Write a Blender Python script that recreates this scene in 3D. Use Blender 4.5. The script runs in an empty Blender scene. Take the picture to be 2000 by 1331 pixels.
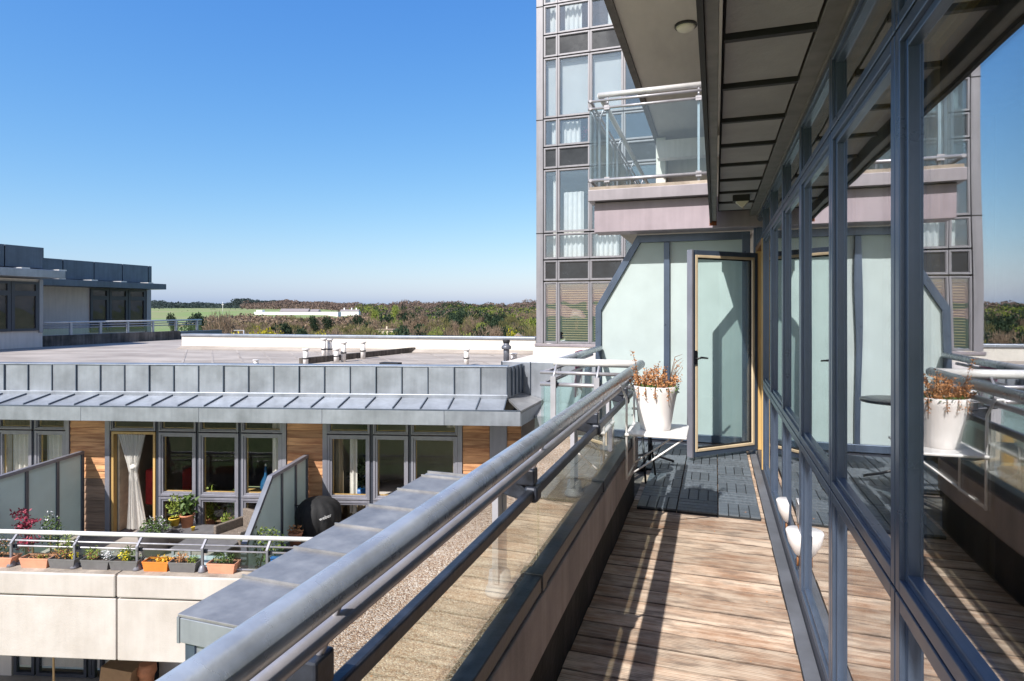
import bpy, math, random
import numpy as np
from mathutils import Matrix, Vector
R = math.radians
random.seed(7)
C = bpy.context.scene.collection
S = bpy.context.scene

# ------------------------------------------------------------------ camera, sky, sun, exposure
YAW = R(18.3)
cam_d = bpy.data.cameras.new('camera'); cam = bpy.data.objects.new('camera', cam_d); C.objects.link(cam)
cam_d.sensor_width = 36; cam_d.lens = 21.6; cam_d.shift_y = -59.5/2000
cam_d.clip_start = 0.05; cam_d.clip_end = 9000
cam.location = (0, 0, 0); cam.rotation_euler = (R(90), 0, YAW)
S.camera = cam
SUN = Vector((-.28, -.98, 1.0)).normalized()          # direction towards the sun
w = bpy.data.worlds.new("World"); S.world = w; w.use_nodes = True
nt = w.node_tree; bg = nt.nodes['Background']
sky = nt.nodes.new('ShaderNodeTexSky'); sky.sky_type = 'NISHITA'; sky.sun_disc = False
sky.sun_elevation = math.asin(SUN.z); sky.sun_rotation = math.atan2(SUN.x, SUN.y)
sky.altitude = 0; sky.air_density = 1.0; sky.dust_density = 1.0; sky.ozone_density = 1.0
sep = nt.nodes.new('ShaderNodeSeparateColor'); com = nt.nodes.new('ShaderNodeCombineColor'); nt.links.new(sky.outputs[0], sep.inputs[0])
for c_i, (g_, k_) in enumerate(((1.35, .462), (.9, 1.049), (.40, 3.006))):       # response of the photograph's film curve to the sky
    p_ = nt.nodes.new('ShaderNodeMath'); p_.operation = 'POWER'; p_.inputs[1].default_value = g_
    m_ = nt.nodes.new('ShaderNodeMath'); m_.operation = 'MULTIPLY'; m_.inputs[1].default_value = k_
    nt.links.new(sep.outputs[c_i], p_.inputs[0]); nt.links.new(p_.outputs[0], m_.inputs[0]); nt.links.new(m_.outputs[0], com.inputs[c_i])
nt.links.new(com.outputs[0], bg.inputs[0]); bg.inputs[1].default_value = 0.1
sl = bpy.data.lights.new('sun', 'SUN'); sl.energy = 4.5; sl.angle = R(.53); sl.color = (1, .96, .905)
so = bpy.data.objects.new('sun', sl); C.objects.link(so); so.location = (-5, -15, 30)
so.rotation_euler = SUN.to_track_quat('Z', 'Y').to_euler()
S.view_settings.view_transform = 'Standard'; S.view_settings.look = 'None'
S.view_settings.exposure = 0.7; S.view_settings.gamma = 1
S.cycles.use_denoising = True
S.cycles.max_bounces = 8; S.cycles.transparent_max_bounces = 24
S.cycles.diffuse_bounces = 4; S.cycles.glossy_bounces = 4
S.cycles.caustics_reflective = True; S.cycles.sample_clamp_indirect = 6

# ------------------------------------------------------------------ materials
MATS = {}
def mat(name, col, rough=.6, metal=0., var=.12, scale=6., bump=0., col2=None, rnd=0., stretch=None, bscale=None, spec=.5, detail=5., streak=0., coat=0., mottle=.5):
    """colour noise between col and col2, bump grain, per-object brightness variation"""
    m = bpy.data.materials.new(name); m.use_nodes = True; n = m.node_tree.nodes; l = m.node_tree.links
    b = n['Principled BSDF']; b.inputs['Roughness'].default_value = rough; b.inputs['Metallic'].default_value = metal
    b.inputs['Specular IOR Level'].default_value = spec
    if coat: b.inputs['Coat Weight'].default_value = coat
    tc = n.new('ShaderNodeTexCoord'); oi = n.new('ShaderNodeObjectInfo')
    mp = n.new('ShaderNodeMapping'); l.new(tc.outputs['Object'], mp.inputs[0])
    if stretch: mp.inputs['Scale'].default_value = stretch
    cb = n.new('ShaderNodeCombineXYZ')
    mu = n.new('ShaderNodeMath'); mu.operation = 'MULTIPLY'; mu.inputs[1].default_value = 37.
    l.new(oi.outputs['Random'], mu.inputs[0]); l.new(mu.outputs[0], cb.inputs[0]); l.new(mu.outputs[0], cb.inputs[1])
    l.new(cb.outputs[0], mp.inputs['Location'])
    no = n.new('ShaderNodeTexNoise'); no.inputs['Scale'].default_value = scale; no.inputs['Detail'].default_value = detail
    no.inputs['Roughness'].default_value = .62
    l.new(mp.outputs[0], no.inputs['Vector'])
    cr = n.new('ShaderNodeValToRGB'); cr.color_ramp.elements[0].position = mottle-.17; cr.color_ramp.elements[1].position = mottle+.2
    c2 = col2 or tuple(max(0, c*(1-var*2.2)) for c in col)
    c1 = tuple(min(1, c*(1+var*.5)) for c in col)
    cr.color_ramp.elements[0].color = (*c2, 1); cr.color_ramp.elements[1].color = (*c1, 1)
    l.new(no.outputs[0], cr.inputs[0])
    out = cr.outputs[0]
    if rnd:
        hs = n.new('ShaderNodeHueSaturation'); mr = n.new('ShaderNodeMapRange')
        mr.inputs[3].default_value = 1-rnd; mr.inputs[4].default_value = 1+rnd
        l.new(oi.outputs['Random'], mr.inputs[0]); l.new(mr.outputs[0], hs.inputs['Value']); l.new(out, hs.inputs['Color']); out = hs.outputs[0]
    if streak:   # dirt streaks running down
        mp2 = n.new('ShaderNodeMapping'); mp2.inputs['Scale'].default_value = (9, 9, .7); l.new(tc.outputs['Object'], mp2.inputs[0]); l.new(cb.outputs[0], mp2.inputs['Location'])
        n2 = n.new('ShaderNodeTexNoise'); n2.inputs['Scale'].default_value = 1.3; n2.inputs['Detail'].default_value = 6; l.new(mp2.outputs[0], n2.inputs['Vector'])
        r2 = n.new('ShaderNodeValToRGB'); r2.color_ramp.elements[0].position = .35; r2.color_ramp.elements[1].position = .62
        r2.color_ramp.elements[0].color = (1-streak,)*3+(1,); r2.color_ramp.elements[1].color = (1, 1, 1, 1)
        l.new(n2.outputs[0], r2.inputs[0])
        mx = n.new('ShaderNodeMix'); mx.data_type = 'RGBA'; mx.blend_type = 'MULTIPLY'; mx.inputs[0].default_value = 1
        l.new(out, mx.inputs[6]); l.new(r2.outputs[0], mx.inputs[7]); out = mx.outputs[2]
    l.new(out, b.inputs['Base Color'])
    mrr = n.new('ShaderNodeMapRange'); mrr.inputs[3].default_value = max(.03, rough-.1); mrr.inputs[4].default_value = min(1, rough+.12)
    l.new(no.outputs[0], mrr.inputs[0]); l.new(mrr.outputs[0], b.inputs['Roughness'])
    if bump:
        nb = n.new('ShaderNodeTexNoise'); nb.inputs['Scale'].default_value = bscale or scale*6; nb.inputs['Detail'].default_value = 4
        l.new(mp.outputs[0], nb.inputs['Vector'])
        bp = n.new('ShaderNodeBump'); bp.inputs['Strength'].default_value = 1; bp.inputs['Distance'].default_value = bump
        l.new(nb.outputs[0], bp.inputs['Height']); l.new(bp.outputs[0], b.inputs['Normal'])
    MATS[name] = m; return m

def glass(name, tint=(.93, .97, .96), r0=.05, rough=0., wob=0.0, gc=(.97, .98, 1), pw=2.9):
    m = bpy.data.materials.new(name); m.use_nodes = True; n = m.node_tree.nodes; l = m.node_tree.links
    n.remove(n['Principled BSDF']); o = n['Material Output']
    t = n.new('ShaderNodeBsdfTransparent'); t.inputs[0].default_value = (*tint, 1)
    g = n.new('ShaderNodeBsdfGlossy'); g.inputs['Roughness'].default_value = rough; g.inputs[0].default_value = (*gc, 1)
    lw = n.new('ShaderNodeLayerWeight'); lw.inputs[0].default_value = .5
    p = n.new('ShaderNodeMath'); p.operation = 'POWER'; p.inputs[1].default_value = pw; l.new(lw.outputs['Facing'], p.inputs[0])
    ma = n.new('ShaderNodeMath'); ma.operation = 'MULTIPLY_ADD'; ma.inputs[1].default_value = 1-r0; ma.inputs[2].default_value = r0
    l.new(p.outputs[0], ma.inputs[0])
    mx = n.new('ShaderNodeMixShader'); l.new(ma.outputs[0], mx.inputs[0]); l.new(t.outputs[0], mx.inputs[1]); l.new(g.outputs[0], mx.inputs[2])
    l.new(mx.outputs[0], o.inputs[0])
    if wob:
        tc = n.new('ShaderNodeTexCoord'); nb = n.new('ShaderNodeTexNoise'); nb.inputs['Scale'].default_value = 1.6; nb.inputs['Detail'].default_value = 1
        l.new(tc.outputs['Object'], nb.inputs['Vector'])
        bp = n.new('ShaderNodeBump'); bp.inputs['Distance'].default_value = wob; l.new(nb.outputs[0], bp.inputs['Height']); l.new(bp.outputs[0], g.inputs['Normal'])
    MATS[name] = m; return m

def translucent(name, col, trans=.4, rough=.35, var=.05, spec=.4, scale=2.):
    m = mat(name, col, rough, 0, var, scale, spec=spec); n = m.node_tree.nodes; l = m.node_tree.links
    b = n['Principled BSDF']; o = n['Material Output']
    t = n.new('ShaderNodeBsdfTranslucent'); t.inputs[0].default_value = (*col, 1)
    mx = n.new('ShaderNodeMixShader'); mx.inputs[0].default_value = trans
    l.new(b.outputs[0], mx.inputs[1]); l.new(t.outputs[0], mx.inputs[2]); l.new(mx.outputs[0], o.inputs[0])
    return m

mat('frame', (.10, .135, .20), .3, .5, .06, 5, rnd=.04, streak=.12)
mat('frame_dark', (.055, .062, .085), .42, .3, .08, 5, rnd=.05)
mat('frame_light', (.30, .30, .35), .38, .4, .06, 4, rnd=.04, streak=.12)
mat('tower_panel', (.25, .245, .27), .45, .25, .06, 1.5, rnd=.03, streak=.15)
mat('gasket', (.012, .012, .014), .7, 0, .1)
mat('rail', (.43, .475, .54), .27, .5, .12, 9, bump=.0007, bscale=60, streak=.12, detail=9)
mat('rail_small', (.38, .37, .40), .36, .45, .1, 9, bump=.0005, bscale=80)
mat('rail_dark', (.035, .042, .06), .4, .3, .35, 14, bump=.001, bscale=50)
mat('post', (.46, .46, .51), .42, .3, .08, 5, streak=.15)
mat('post_mid', (.24, .24, .28), .42, .4, .08, 5)
mat('post_dark', (.14, .15, .18), .42, .4, .08, 5)
mat('white_rail', (.62, .61, .61), .3, .3, .05, 5, streak=.08)
mat('zinc', (.33, .36, .41), .42, .45, .13, 1.8, rnd=.05, streak=.10, bump=.006, bscale=3.2)
mat('zinc_top', (.31, .31, .315), .42, .4, .22, 3.2, rnd=.10, bump=.005, bscale=3.5, col2=(.18, .18, .19), mottle=.46, detail=9)
mat('zinc_dark', (.12, .15, .20), .45, .5, .12, 1.5, rnd=.06, streak=.15)
mat('render_white', (.66, .63, .58), .85, 0, .05, 1.2, streak=.06, bump=.002, bscale=120)
mat('render_pale', (.66, .60, .57), .85, 0, .05, 1.2, streak=.10, bump=.002, bscale=120)
mat('concrete', (.50, .46, .44), .85, 0, .1, 1.3, streak=.05, bump=.003, bscale=60, col2=(.42, .375, .345), mottle=.45)
mat('coping', (.42, .36, .30), .9, 0, .3, 2.4, bump=.004, bscale=50, col2=(.20, .165, .135), streak=.1)
mat('concrete_dirty', (.20, .17, .15), .9, 0, .3, 2., streak=.55, bump=.004, bscale=50)
mat('kerb_face', (.40, .34, .31), .85, 0, .12, 3, streak=.2, bump=.002, bscale=90)
mat('kerb_top', (.26, .265, .285), .8, 0, .2, 18, bump=.002, bscale=120, col2=(.15, .15, .16))
mat('wall_black', (.045, .038, .034), .8, 0, .5, 4, streak=.7, bump=.004, bscale=30)
mat('flashing', (.17, .18, .205), .5, .35, .2, 3, bump=.0015, bscale=12, col2=(.115, .12, .135))
mat('soffit', (.31, .303, .295), .8, 0, .1, 2.5, rnd=.05, bump=.002, bscale=60)
mat('soffit_rib', (.03, .029, .028), .7, 0, .2)
mat('soffit_edge', (.21, .20, .185), .6, .2, .12, 3, streak=.2)
mat('slab_under', (.43, .385, .34), .85, 0, .09, 1.5, stretch=(1, .3, 1), bump=.002, bscale=40)
mat('slab_edge', (.10, .085, .075), .7, .1, .2)
mat('fascia_mauve', (.335, .28, .315), .5, .15, .07, 2, streak=.12)
mat('fascia_grey', (.28, .255, .28), .45, .25, .07, 2, streak=.12)
mat('spandrel', (.03, .035, .042), .25, 0, .2, 2)
mat('pine', (.62, .40, .15), .45, 0, .15, 6, stretch=(1, 1, .15), coat=.2)
mat('pine_pale', (.60, .48, .32), .45, 0, .1, 6, stretch=(1, 1, .15), coat=.2)
mat('pine_dark', (.30, .13, .05), .5, 0, .2, 6, stretch=(1, 1, .15))
mat('roof_felt', (.38, .342, .312), .95, 0, .22, .55, stretch=(1, 2.2, 1), bump=.004, bscale=30, col2=(.23, .20, .18))
mat('curtain', (.72, .69, .64), .9, 0, .05, 5, bump=.004, bscale=20)
translucent('curtain_thin', (.86, .84, .80), .5, .9)
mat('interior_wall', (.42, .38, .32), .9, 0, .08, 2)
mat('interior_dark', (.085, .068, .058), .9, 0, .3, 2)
mat('interior_floor', (.34, .225, .135), .5, 0, .25, 3, stretch=(1, 8, 1))
mat('interior_brown', (.40, .31, .19), .8, 0, .2, 4, stretch=(4, 4, .3), bump=.01, bscale=8)
mat('blind', (.42, .29, .13), .5, 0, .12, 6)
mat('black_gloss', (.012, .012, .015), .3, 0, .1)
mat('white_plastic', (.80, .76, .74), .35, 0, .03, 2, coat=.15)
mat('white_metal', (.74, .73, .72), .35, .1, .04)
mat('soil', (.05, .032, .02), 1, 0, .4, 40, bump=.01, bscale=80)
mat('terracotta', (.56, .23, .12), .7, 0, .12, 8)
mat('terracotta_pale', (.66, .30, .19), .65, 0, .08, 8)
mat('orange_plastic', (.75, .22, .04), .45, 0, .06, 8)
mat('grey_plastic', (.15, .145, .15), .5, 0, .08, 8)
mat('yellow_pot', (.75, .50, .05), .45, 0, .06)
mat('leaf_green', (.10, .17, .035), .6, 0, .3, 30)
mat('leaf_lime', (.28, .36, .05), .6, 0, .3, 30)
mat('leaf_dark', (.035, .065, .025), .6, 0, .3, 30)
mat('leaf_red', (.42, .045, .09), .6, 0, .3, 30)
mat('leaf_dry', (.50, .25, .10), .8, 0, .35, 40, col2=(.30, .12, .045))
mat('twig_dry', (.24, .12, .06), .8, 0, .3, 40)
mat('petal_yellow', (.80, .66, .03), .6, 0, .1, 30)
mat('petal_orange', (.80, .42, .03), .6, 0, .1, 30)
mat('petal_white', (.75, .74, .76), .6, 0, .1, 30)
mat('tile_slat', (.105, .125, .145), .55, 0, .18, 10, rnd=.14, bump=.0012, bscale=70, stretch=(.3, 4, 1), col2=(.05, .062, .075))
mat('tile_base', (.02, .022, .025), .8)
mat('bbq_cover', (.014, .014, .016), .8, 0, .25, 5, bump=.012, bscale=5)
mat('wicker', (.24, .195, .16), .8, 0, .3, 60, bump=.006, bscale=90)
mat('red_fabric', (.42, .03, .03), .8, 0, .15)
mat('blue_glass', (.02, .10, .22), .12, 0, .1)
mat('blue_plastic', (.02, .14, .42), .4, 0, .1)
mat('pink_cloth', (.62, .22, .36), .9, 0, .1)
mat('cardboard', (.34, .21, .12), .9, 0, .1)
mat('bulkhead', (.62, .57, .46), .5, 0, .05)
mat('steel', (.55, .55, .56), .3, .8, .05)
mat('grass', (.125, .20, .045), .95, 0, .3, .012, col2=(.24, .225, .11), detail=9)
mat('timber_pole', (.55, .38, .2), .7)
mat('lettering', (.7, .7, .7), .6)
mat('farm_white', (.85, .84, .80), .8); mat('farm_roof', (.26, .23, .23), .8); mat('house_cream', (.66, .56, .42), .8); mat('house_roof', (.30, .22, .16), .8)
mat('rust', (.30, .09, .035), .9, 0, .4, 30, bump=.004)
translucent('frosted', (.60, .69, .69), .30, .32, .06, .45)
translucent('frosted_dim', (.50, .62, .61), .35, .3, .05, .45)
mat('wood_floor_brown', (.1,.08,.06), .9)
glass('glass_facade', (.92, .94, .93), .09, 0, .0012, pw=2.1)
glass('glass_door', (.925, .975, .965), .06)
glass('glass_rail', (.93, .95, .87), .03, 0, .0006)
glass('glass_rail_far', (.90, .95, .94), .04)
glass('glass_teal', (.86, .93, .94), .06)
glass('glass_window', (.95, .955, .95), .02, 0, .004, pw=4.5)
glass('glass_tower', (.93, .965, .99), .15, 0, .008, (.72, .87, 1))

# weathered, reeded decking: grooves along the board, worn pale patches, grey dirt
def deck_mat(name, base, worn, dirt):
    m = bpy.data.materials.new(name); m.use_nodes = True; n = m.node_tree.nodes; l = m.node_tree.links
    b = n['Principled BSDF']; b.inputs['Roughness'].default_value = .75; b.inputs['Specular IOR Level'].default_value = .3
    tc = n.new('ShaderNodeTexCoord'); oi = n.new('ShaderNodeObjectInfo')
    cb = n.new('ShaderNodeCombineXYZ'); mu = n.new('ShaderNodeMath'); mu.operation = 'MULTIPLY'; mu.inputs[1].default_value = 53.
    l.new(oi.outputs['Random'], mu.inputs[0]); l.new(mu.outputs[0], cb.inputs[2])
    def noise(sc, s, d):
        mp = n.new('ShaderNodeMapping'); mp.inputs['Scale'].default_value = sc; l.new(tc.outputs['Object'], mp.inputs[0]); l.new(cb.outputs[0], mp.inputs['Location'])
        x = n.new('ShaderNodeTexNoise'); x.inputs['Scale'].default_value = s; x.inputs['Detail'].default_value = d; x.inputs['Roughness'].default_value = .65
        l.new(mp.outputs[0], x.inputs['Vector']); return x.outputs[0]
    grain = noise((.45, 11, 1), 3.5, 4); patch = noise((1.3, 2.2, 1), 2.2, 6)
    r1 = n.new('ShaderNodeValToRGB'); r1.color_ramp.elements[0].position = .28; r1.color_ramp.elements[1].position = .70
    r1.color_ramp.elements[0].color = (*base, 1); r1.color_ramp.elements[1].color = (*worn, 1)
    ad = n.new('ShaderNodeMath'); ad.operation = 'ADD'; l.new(grain, ad.inputs[0])
    m2 = n.new('ShaderNodeMath'); m2.operation = 'MULTIPLY_ADD'; m2.inputs[1].default_value = 1.5; m2.inputs[2].default_value = -.72; l.new(patch, m2.inputs[0]); l.new(m2.outputs[0], ad.inputs[1])
    l.new(ad.outputs[0], r1.inputs[0])
    sp = n.new('ShaderNodeSeparateXYZ'); l.new(tc.outputs['Object'], sp.inputs[0])
    sn = n.new('ShaderNodeMath'); sn.operation = 'MULTIPLY'; sn.inputs[1].default_value = 2*math.pi/.0125; l.new(sp.outputs[1], sn.inputs[0])
    si = n.new('ShaderNodeMath'); si.operation = 'SINE'; l.new(sn.outputs[0], si.inputs[0])
    dirtn = noise((2.5, 9, 1), 2.2, 7)
    gr = n.new('ShaderNodeMath'); gr.operation = 'MULTIPLY_ADD'; gr.inputs[1].default_value = -.05; l.new(si.outputs[0], gr.inputs[0]); l.new(dirtn, gr.inputs[2])
    r3 = n.new('ShaderNodeValToRGB'); r3.color_ramp.elements[0].position = .47; r3.color_ramp.elements[1].position = .68
    r3.color_ramp.elements[0].color = (0, 0, 0, 1); r3.color_ramp.elements[1].color = (.8, .8, .8, 1); l.new(gr.outputs[0], r3.inputs[0])
    mx = n.new('ShaderNodeMix'); mx.data_type = 'RGBA'; l.new(r3.outputs[0], mx.inputs[0]); l.new(r1.outputs[0], mx.inputs[6]); mx.inputs[7].default_value = (*dirt, 1)
    hs = n.new('ShaderNodeHueSaturation'); mr = n.new('ShaderNodeMapRange'); mr.inputs[3].default_value = .74; mr.inputs[4].default_value = 1.16
    l.new(oi.outputs['Random'], mr.inputs[0]); l.new(mr.outputs[0], hs.inputs['Value']); l.new(mx.outputs[2], hs.inputs['Color'])
    # both edges of the board coloured dark, so the gaps show as dark lines
    ab = n.new('ShaderNodeMath'); ab.operation = 'ABSOLUTE'; l.new(sp.outputs[1], ab.inputs[0])
    en = n.new('ShaderNodeMath'); en.operation = 'MULTIPLY_ADD'; en.inputs[1].default_value = .010; l.new(dirtn, en.inputs[0]); l.new(ab.outputs[0], en.inputs[2])
    er = n.new('ShaderNodeMapRange'); er.inputs[1].default_value = .0680; er.inputs[2].default_value = .0760; er.inputs[3].default_value = 0; er.inputs[4].default_value = 1; l.new(en.outputs[0], er.inputs[0])
    em = n.new('ShaderNodeMix'); em.data_type = 'RGBA'; l.new(er.outputs[0], em.inputs[0]); l.new(hs.outputs[0], em.inputs[6]); em.inputs[7].default_value = (.07, .05, .038, 1)
    l.new(em.outputs[2], b.inputs['Base Color'])
    bs = n.new('ShaderNodeMath'); bs.operation = 'MULTIPLY_ADD'; bs.inputs[1].default_value = .18; l.new(si.outputs[0], bs.inputs[0]); l.new(grain, bs.inputs[2])
    bp = n.new('ShaderNodeBump'); bp.inputs['Distance'].default_value = .0022; bp.inputs['Strength'].default_value = .9; l.new(bs.outputs[0], bp.inputs['Height']); l.new(bp.outputs[0], b.inputs['Normal'])
    MATS[name] = m
deck_mat('deck', (.34, .205, .13), (.61, .485, .37), (.16, .12, .095))
mat('cladding', (.60, .33, .16), .6, 0, .3, 3.0, rnd=.3, stretch=(.5, 1, 6), bump=.002, bscale=20, col2=(.26, .095, .035))
mat('cladding_weathered', (.34, .22, .15), .75, 0, .3, 3.5, rnd=.2, stretch=(.5, 1, 6), bump=.002, bscale=20, col2=(.20, .13, .09))

def pebble_mat():
    m = bpy.data.materials.new('pebble'); m.use_nodes = True; n = m.node_tree.nodes; l = m.node_tree.links
    b = n['Principled BSDF']; b.inputs['Roughness'].default_value = .85
    tc = n.new('ShaderNodeTexCoord')
    v = n.new('ShaderNodeTexVoronoi'); v.inputs['Scale'].default_value = 170; l.new(tc.outputs['Object'], v.inputs['Vector'])
    r = n.new('ShaderNodeValToRGB'); e = r.color_ramp.elements
    e[0].position = .0; e[0].color = (.17, .10, .06, 1); e[1].position = 1; e[1].color = (.66, .58, .48, 1)
    for p, c in ((.3, (.34, .23, .145)), (.55, (.46, .35, .25)), (.8, (.40, .34, .28))):
        x = e.new(p); x.color = (*c, 1)
    sc = n.new('ShaderNodeSeparateColor'); l.new(v.outputs['Color'], sc.inputs[0]); l.new(sc.outputs[0], r.inputs[0])
    no = n.new('ShaderNodeTexNoise'); no.inputs['Scale'].default_value = 2.2; no.inputs['Detail'].default_value = 8; l.new(tc.outputs['Object'], no.inputs['Vector'])
    r2 = n.new('ShaderNodeValToRGB'); r2.color_ramp.elements[0].position = .35; r2.color_ramp.elements[1].position = .7
    r2.color_ramp.elements[0].color = (.66, .64, .60, 1); r2.color_ramp.elements[1].color = (1, 1, 1, 1); l.new(no.outputs[0], r2.inputs[0])
    mx = n.new('ShaderNodeMix'); mx.data_type = 'RGBA'; mx.blend_type = 'MULTIPLY'; mx.inputs[0].default_value = 1
    l.new(r.outputs[0], mx.inputs[6]); l.new(r2.outputs[0], mx.inputs[7]); l.new(mx.outputs[2], b.inputs['Base Color'])
    bp = n.new('ShaderNodeBump'); bp.inputs['Distance'].default_value = .004; bp.invert = True; l.new(v.outputs['Distance'], bp.inputs['Height']); l.new(bp.outputs[0], b.inputs['Normal'])
    MATS['pebble'] = m
pebble_mat()

def foliage(name, col, col2, trans=.25):
    m = bpy.data.materials.new(name); m.use_nodes = True; n = m.node_tree.nodes; l = m.node_tree.links
    b = n['Principled BSDF']; b.inputs['Roughness'].default_value = .8; b.inputs['Specular IOR Level'].default_value = .2
    ge = n.new('ShaderNodeNewGeometry'); oi = n.new('ShaderNodeObjectInfo')
    r = n.new('ShaderNodeValToRGB'); r.color_ramp.elements[0].color = (*col2, 1); r.color_ramp.elements[1].color = (*col, 1)
    l.new(ge.outputs['Random Per Island'], r.inputs[0])
    hs = n.new('ShaderNodeHueSaturation'); mr = n.new('ShaderNodeMapRange'); mr.inputs[3].default_value = .72; mr.inputs[4].default_value = 1.25
    l.new(oi.outputs['Random'], mr.inputs[0]); l.new(mr.outputs[0], hs.inputs['Value']); l.new(r.outputs[0], hs.inputs['Color']); l.new(hs.outputs[0], b.inputs['Base Color'])
    t = n.new('ShaderNodeBsdfTranslucent'); l.new(hs.outputs[0], t.inputs[0]); o = n['Material Output']
    mx = n.new('ShaderNodeMixShader'); mx.inputs[0].default_value = trans; l.new(b.outputs[0], mx.inputs[1]); l.new(t.outputs[0], mx.inputs[2]); l.new(mx.outputs[0], o.inputs[0])
    MATS[name] = m
foliage('crown_bare', (.30, .215, .15), (.17, .12, .085))
foliage('crown_olive', (.23, .20, .08), (.12, .115, .05))
foliage('crown_evergreen', (.048, .075, .038), (.02, .035, .02))
foliage('crown_spring', (.26, .30, .06), (.13, .17, .04))
foliage('crown_yellow', (.48, .40, .03), (.26, .24, .03))
foliage('crown_ridge', (.225, .16, .125), (.12, .088, .072))
foliage('crown_ridge_dark', (.07, .095, .085), (.04, .056, .056))

# ------------------------------------------------------------------ mesh builder
class MB:
    def __init__(s): s.v = []; s.f = []; s.smooth = []
    def poly(s, pts, faces, sm=False):
        o = len(s.v); s.v += [tuple(p) for p in pts]; s.f += [tuple(i+o for i in f) for f in faces]; s.smooth += [sm]*len(faces); return s
    def box(s, x0, x1, y0, y1, z0, z1):
        if x0 > x1: x0, x1 = x1, x0
        if y0 > y1: y0, y1 = y1, y0
        if z0 > z1: z0, z1 = z1, z0
        return s.poly([(x0,y0,z0),(x1,y0,z0),(x1,y1,z0),(x0,y1,z0),(x0,y0,z1),(x1,y0,z1),(x1,y1,z1),(x0,y1,z1)],
                      [(0,3,2,1),(4,5,6,7),(0,1,5,4),(1,2,6,5),(2,3,7,6),(3,0,4,7)])
    def prism(s, pts, vec):
        """extrude a planar polygon (list of 3-D points) by vec"""
        n = len(pts); v = Vector(vec); a = [Vector(p) for p in pts]
        nn = Vector((0, 0, 0))
        for i in range(n): nn += a[i].cross(a[(i+1) % n])
        b = [p+v for p in a]; f = [tuple(range(n)), tuple(range(2*n-1, n-1, -1))]
        for i in range(n): j = (i+1) % n; f.append((i, i+n, j+n, j))
        if nn.dot(v) > 0: f = [tuple(reversed(q)) for q in f]
        return s.poly([tuple(p) for p in a+b], f)
    def tube(s, pts, r, n=10, cap=True, closed=False):
        P = [Vector(p) for p in pts]; rr = r if isinstance(r, (list, tuple)) else [r]*len(P)
        rings = []; prev = None
        for i, p in enumerate(P):
            if closed: d = (P[(i+1) % len(P)]-P[i-1]).normalized()
            else:
                a = (P[i]-P[i-1]).normalized() if i else None; b = (P[i+1]-P[i]).normalized() if i < len(P)-1 else None
                d = (a+b).normalized() if a and b else (a or b)
            if prev is None:
                up = Vector((0, 0, 1)) if abs(d.z) < .9 else Vector((1, 0, 0)); u = d.cross(up).normalized()
            else: u = (prev - d*prev.dot(d)).normalized()
            prev = u; v = d.cross(u); k = rr[i]
            if not closed and 0 < i < len(P)-1:
                c = (P[i]-P[i-1]).normalized().dot(d); k = k/max(.5, c)
            rings.append([p+(u*math.cos(t)+v*math.sin(t))*k for t in [2*math.pi*j/n for j in range(n)]])
        o = len(s.v); s.v += [tuple(q) for g in rings for q in g]; m = len(P)
        for i in range(m if closed else m-1):
            for j in range(n):
                a, b = i*n+j, i*n+(j+1) % n; c, d2 = ((i+1) % m)*n+(j+1) % n, ((i+1) % m)*n+j
                s.f.append((o+a, o+b, o+c, o+d2)); s.smooth.append(True)
        if cap and not closed:
            s.f.append(tuple(o+j for j in range(n-1, -1, -1))); s.f.append(tuple(o+(m-1)*n+j for j in range(n))); s.smooth += [False]*2
        return s
    def lathe(s, prof, c=(0, 0, 0), n=20, jit=None):
        """prof: list of (r, z) from bottom to top"""
        o = len(s.v)
        for k, (r, z) in enumerate(prof):
            for j in range(n):
                t = 2*math.pi*j/n; q = r*(1+(jit(t, k) if jit else 0)); s.v.append((c[0]+q*math.cos(t), c[1]+q*math.sin(t), c[2]+z))
        for i in range(len(prof)-1):
            for j in range(n):
                s.f.append((o+i*n+j, o+i*n+(j+1) % n, o+(i+1)*n+(j+1) % n, o+(i+1)*n+j)); s.smooth.append(True)
        if prof[0][0] > 1e-4: s.f.append(tuple(o+j for j in range(n-1, -1, -1))); s.smooth.append(False)
        if prof[-1][0] > 1e-4: s.f.append(tuple(o+(len(prof)-1)*n+j for j in range(n))); s.smooth.append(False)
        return s
    def leaf(s, p, L, W, d=None):
        p = Vector(p); d = Vector(d) if d else Vector((random.gauss(0, 1), random.gauss(0, 1), random.gauss(0, 1)))
        d.normalize(); u = d.cross(Vector((random.gauss(0, 1), random.gauss(0, 1), random.gauss(0, 1)))).normalized()
        return s.poly([p, p+d*L*.5+u*W*.5, p+d*L, p+d*L*.5-u*W*.5], [(0, 1, 2, 3)])
    def curtain(s, x0, x1, y, z0, z1, amp=.03, per=.09, n=None, axis='x', wfun=None):
        n = n or max(8, int(abs(x1-x0)/per*6)); rows = 10; o = len(s.v)
        for i in range(rows+1):
            v = i/rows; z = z0+(z1-z0)*v
            for j in range(n+1):
                u = j/n; x = x0+(x1-x0)*u
                if wfun: k = wfun(v); xc = (x0+x1)/2+wfun(v, True); x = xc+(u-.5)*(x1-x0)*k
                q = y+amp*math.sin(u*abs(x1-x0)/per*2*math.pi)+.3*amp*math.sin(u*31+v*2)
                s.v.append((x, q, z) if axis == 'x' else (q, x, z))
        for i in range(rows):
            for j in range(n): s.f.append((o+i*(n+1)+j, o+i*(n+1)+j+1, o+(i+1)*(n+1)+j+1, o+(i+1)*(n+1)+j)); s.smooth.append(True)
        return s
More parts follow.
